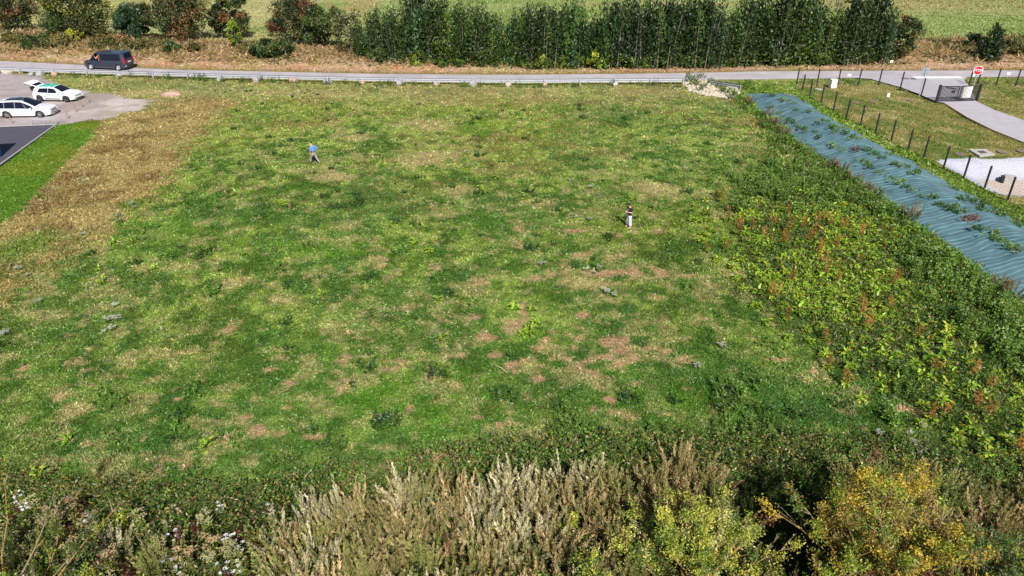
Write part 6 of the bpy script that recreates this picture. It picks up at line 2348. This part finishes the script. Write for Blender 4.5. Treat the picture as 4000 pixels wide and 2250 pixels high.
def figure(name, label, loc, rz, sc, P, shirt_m, trouser_m, shoe_m, hair_m, belt_m=None, sleeves='long', beard=False, bald=False, legs=True):
    t = empty(name, loc, rz, sc)
    tag(t, label, 'person')
    g = lambda k: Vector(P[k])
    J, E = {}, []
    J['pelvis'] = (P['pelvis'], 0.13, 0.095)
    J['spine'] = (P['spine'], 0.125, 0.09)
    J['chest'] = (P['chest'], 0.15, 0.10)
    J['neck'] = (P['neck'], 0.052)
    hd = g('head') - g('neck')
    fw = Vector(P['face']).normalized()
    J['jaw'] = (tuple(g('neck') + hd * 0.42 + fw * 0.025), 0.062, 0.066)
    J['skull'] = (tuple(g('neck') + hd * 0.75 + fw * 0.012), 0.076, 0.090)
    J['crown'] = (tuple(g('head')), 0.058, 0.066)
    J['nose'] = (tuple(g('neck') + hd * 0.58 + fw * 0.112), 0.014, 0.016)
    E += [('pelvis', 'spine'), ('spine', 'chest'), ('chest', 'neck'), ('neck', 'jaw'), ('jaw', 'skull'), ('skull', 'crown'), ('jaw', 'nose')]
    for s in 'LR':
        J[s + 'sh'] = (P[s + 'sh'], 0.058)
        J[s + 'el'] = (P[s + 'el'], 0.042)
        J[s + 'wrist'] = (P[s + 'wrist'], 0.029)
        E += [('chest', s + 'sh'), (s + 'sh', s + 'el'), (s + 'el', s + 'wrist')]
        hand(J, E, s, P[s + 'wrist'], P[s + 'hd'], P[s + 'hu'], P.get('curl', 0.5))
        if legs:
            J[s + 'hip'] = (P[s + 'hip'], 0.088)
            J[s + 'kn'] = (P[s + 'kn'], 0.056)
            J[s + 'an'] = (P[s + 'an'], 0.042)
            J[s + 'toe'] = (P[s + 'toe'], 0.036, 0.024)
            E += [('pelvis', s + 'hip'), (s + 'hip', s + 'kn'), (s + 'kn', s + 'an'), (s + 'an', s + 'toe')]
    skin_obj('body', J, E, M_SKIN, t, 'pelvis')
    # clothes
    J, E = {}, []
    J['hem'] = (tuple(g('pelvis') + Vector((0, 0, 0.0 if sleeves == 'long' else -0.14))), 0.19, 0.14)
    J['spine'] = (P['spine'], 0.19, 0.135)
    J['chest'] = (P['chest'], 0.205, 0.14)
    J['collar'] = (tuple(g('chest').lerp(g('neck'), 0.62)), 0.075)
    E += [('hem', 'spine'), ('spine', 'chest'), ('chest', 'collar')]
    for s in 'LR':
        J[s + 'sh'] = (P[s + 'sh'], 0.092)
        if sleeves == 'long':
            J[s + 'el'] = (P[s + 'el'], 0.072)
            J[s + 'cuff'] = (tuple(g(s + 'el').lerp(g(s + 'wrist'), 0.88)), 0.045)
            E += [('chest', s + 'sh'), (s + 'sh', s + 'el'), (s + 'el', s + 'cuff')]
        else:
            J[s + 'el'] = (tuple(g(s + 'sh').lerp(g(s + 'el'), 0.80)), 0.085)
            E += [('chest', s + 'sh'), (s + 'sh', s + 'el')]
    skin_obj('shirt', J, E, shirt_m, t, 'chest')
    if legs:
        J, E = {}, []
        J['waist'] = (tuple(g('pelvis') + Vector((0, 0, 0.07))), 0.158, 0.12)
        J['seat'] = (tuple(g('pelvis') + Vector((0, -0.01, -0.06))), 0.165, 0.13)
        E.append(('waist', 'seat'))
        for s in 'LR':
            J[s + 'hip'] = (tuple(g(s + 'hip') + Vector((0, 0, -0.10))), 0.125)
            J[s + 'kn'] = (P[s + 'kn'], P.get('trk', 0.098))
            J[s + 'cf'] = (tuple(g(s + 'kn').lerp(g(s + 'an'), 0.95)), P.get('tra', 0.088))
            E += [('seat', s + 'hip'), (s + 'hip', s + 'kn'), (s + 'kn', s + 'cf')]
        skin_obj('trousers', J, E, trouser_m, t, 'seat')
        for s in 'LR':
            a_, c_ = g(s + 'an'), g(s + 'toe')
            dd = (c_ - a_)
            dd.z = 0
            dd.normalize()
            skin_obj('shoe', {'h': (tuple(a_ - dd * 0.03 + Vector((0, 0, -0.035))), 0.046, 0.045), 'm': (tuple(a_ + dd * 0.08 + Vector((0, 0, -0.045))), 0.046, 0.036), 't': (tuple(a_ + dd * 0.19 + Vector((0, 0, -0.052))), 0.042, 0.028)},
                     [('h', 'm'), ('m', 't')], shoe_m, t, 'h')
        if belt_m:
            b = MB()
            b.lathe([(-0.02, 0.152), (-0.02, 0.172), (0.02, 0.172), (0.02, 0.152)], 'z', 24)
            o = b.build('belt', belt_m, t)
            o.scale = (1.0, 0.78, 1)
            o.location = tuple(g('pelvis') + Vector((0, 0, 0.085)))
    up = hd.normalized()
    if bald:
        skin_obj('hair', {'a': (tuple(g('neck') + hd * 0.62 - fw * 0.055), 0.058, 0.05), 'b': (tuple(g('neck') + hd * 0.82 - fw * 0.05), 0.062, 0.055)}, [('a', 'b')], hair_m, t, 'a')
    else:
        skin_obj('hair', {'a': (tuple(g('neck') + hd * 0.60 - fw * 0.045), 0.078, 0.066), 'b': (tuple(g('neck') + hd * 0.92 - fw * 0.025), 0.088, 0.090), 'c': (tuple(g('neck') + hd * 1.08 + fw * 0.03), 0.066, 0.07)}, [('a', 'b'), ('b', 'c')], hair_m, t, 'b')
    if beard:
        skin_obj('beard', {'a': (tuple(g('neck') + hd * 0.36 + fw * 0.045), 0.052, 0.05), 'b': (tuple(g('neck') + hd * 0.28 + fw * 0.075), 0.036, 0.034)}, [('a', 'b')], hair_m, t, 'a')
    return t


M_BSHIRT = mat('blue_shirt', lin(112, 152, 232, 0.72), 0.85, noise=0.06, nscale=6, bump=0.3, bscale=14)
M_CHINO = mat('grey_trousers', lin(168, 158, 150, 0.62), 0.9, noise=0.08, nscale=6, bump=0.3, bscale=14)
M_BTEE = mat('black_tee', (0.014, 0.014, 0.017), 0.9, noise=0.1)
M_WTR = mat('white_trousers', lin(222, 222, 240, 0.66), 0.9, noise=0.05, bump=0.3, bscale=14)
M_HAIRD = mat('dark_hair', (0.022, 0.014, 0.010), 0.6, noise=0.2)
M_HAIRG = mat('ginger_hair', lin(176, 118, 80, 0.6), 0.8, noise=0.2)
M_HAIRW = mat('grey_hair', lin(190, 186, 180, 0.6), 0.8, noise=0.1)
M_TOP = mat('salmon_top', lin(222, 132, 96, 0.6), 0.9, noise=0.05)
walk = dict(pelvis=(0, 0, 0.92), spine=(0, 0.03, 1.13), chest=(0, 0.08, 1.34), neck=(0, 0.14, 1.50), head=(0, 0.27, 1.66), face=(0, 0.75, -0.6),
            Lsh=(-0.185, 0.08, 1.41), Rsh=(0.185, 0.07, 1.41), Lel=(-0.25, 0.04, 1.14), Lwrist=(-0.21, 0.16, 0.93), Rel=(0.37, -0.10, 1.20), Rwrist=(0.24, 0.05, 1.03),
            Lhd=(0.05, 0.3, -1), Lhu=(1, 0.2, 0), Rhd=(-0.7, 0.6, -0.4), Rhu=(0, 0.4, 1),
            Lhip=(-0.095, 0.02, 0.88), Rhip=(0.095, -0.02, 0.88), Lkn=(-0.12, 0.26, 0.49), Lan=(-0.13, 0.32, 0.085), Ltoe=(-0.14, 0.50, 0.03), Rkn=(0.12, -0.12, 0.48), Ran=(0.14, -0.40, 0.10), Rtoe=(0.15, -0.24, 0.03), curl=0.5)
x, y = G(1230, 640)
x, y = x - 0.02, y + 0.12
figure('person', 'person in a blue shirt and grey trousers walking away across the meadow, head bowed', (x, y, zat(x, y) + 0.0), R(58), 0.94, walk, M_BSHIRT, M_CHINO, mat('brown_shoe', (0.06, 0.045, 0.04), 0.7), M_HAIRG, M_PLASTIC, 'long', False, True)
stand = dict(pelvis=(0, 0, 0.93), spine=(0, 0.0, 1.14), chest=(0, 0.01, 1.36), neck=(0, 0.035, 1.51), head=(0, 0.115, 1.70), face=(0, 0.85, -0.5),
             Lsh=(-0.19, 0.01, 1.42), Rsh=(0.19, 0.01, 1.42), Lel=(-0.25, -0.05, 1.13), Rel=(0.25, -0.05, 1.13), Lwrist=(-0.09, 0.25, 1.17), Rwrist=(0.09, 0.25, 1.17),
             Lhd=(0.35, 1, 0.25), Lhu=(-0.3, -0.2, 1), Rhd=(-0.35, 1, 0.25), Rhu=(0.3, -0.2, 1),
             Lhip=(-0.095, 0, 0.89), Rhip=(0.095, 0, 0.89), Lkn=(-0.13, 0.02, 0.49), Rkn=(0.12, 0.02, 0.49), Lan=(-0.16, -0.02, 0.085), Ran=(0.14, 0.0, 0.085), Ltoe=(-0.18, 0.16, 0.03), Rtoe=(0.17, 0.18, 0.03), curl=0.75, trk=0.118, tra=0.125)
x, y = G(2456, 889)
y += 0.05
st = figure('person', 'person in a black t-shirt and white trousers looking down at a handheld controller', (x, y, zat(x, y)), R(112), 0.93, stand, M_BTEE, M_WTR, mat('yellow_shoe', lin(226, 180, 84, 0.6), 0.7, col2=lin(230, 220, 200, 0.6)), M_HAIRD, None, 'short', True, False)
b = MB()
b.bevbox((0, 0, 0), (0.19, 0.10, 0.045), 0.012)
o = b.build('hand_controller', M_GREY)
o.matrix_world = Matrix.Translation((x, y, zat(x, y))) @ Matrix.Rotation(R(112), 4, 'Z') @ Matrix.Translation((0, 0.335, 1.13)) @ Matrix.Scale(0.93, 4)
tag(o, 'grey handheld controller in the hands of the standing person', 'controller')
b = MB()
b.box((0, 0, 0), (0.09, 0.004, 0.035))
o2 = b.build('chest_print', M_WHITE, st)
o2.location = (-0.075, 0.162, 1.33)
o2.rotation_euler = (R(-12), 0, R(14))
# van driver: elbow on the sill of the open window, hand at the head
drv = dict(pelvis=(0, 0, 0.42), spine=(0, 0.0, 0.64), chest=(0, 0.02, 0.86), neck=(0, 0.04, 1.02), head=(0, 0.08, 1.20), face=(0, 1, 0),
           Lsh=(-0.19, 0.02, 0.93), Rsh=(0.19, 0.02, 0.93), Lel=(-0.37, 0.10, 0.72), Lwrist=(-0.24, 0.30, 0.90), Rel=(0.26, 0.16, 0.72), Rwrist=(0.14, 0.40, 0.78), Lhd=(0.5, 0.2, 0.8), Lhu=(0, -1, 0.3), Rhd=(-0.1, 1, 0.1), Rhu=(0, 0, 1), curl=0.5)
vm = Matrix.Translation(vt.location) @ Matrix.Rotation(vt.rotation_euler.z, 4, 'Z') @ Matrix.Scale(vt.scale.x, 4)
lp = vm @ Vector((0.66, 0.50, 0.40))
figure('person', 'driver in a salmon top leaning an elbow on the open van window', (lp.x, lp.y, lp.z), vt.rotation_euler.z - R(90), 1.12, drv, M_TOP, M_CHINO, M_PLASTIC, M_HAIRW, None, 'short', False, False, False)
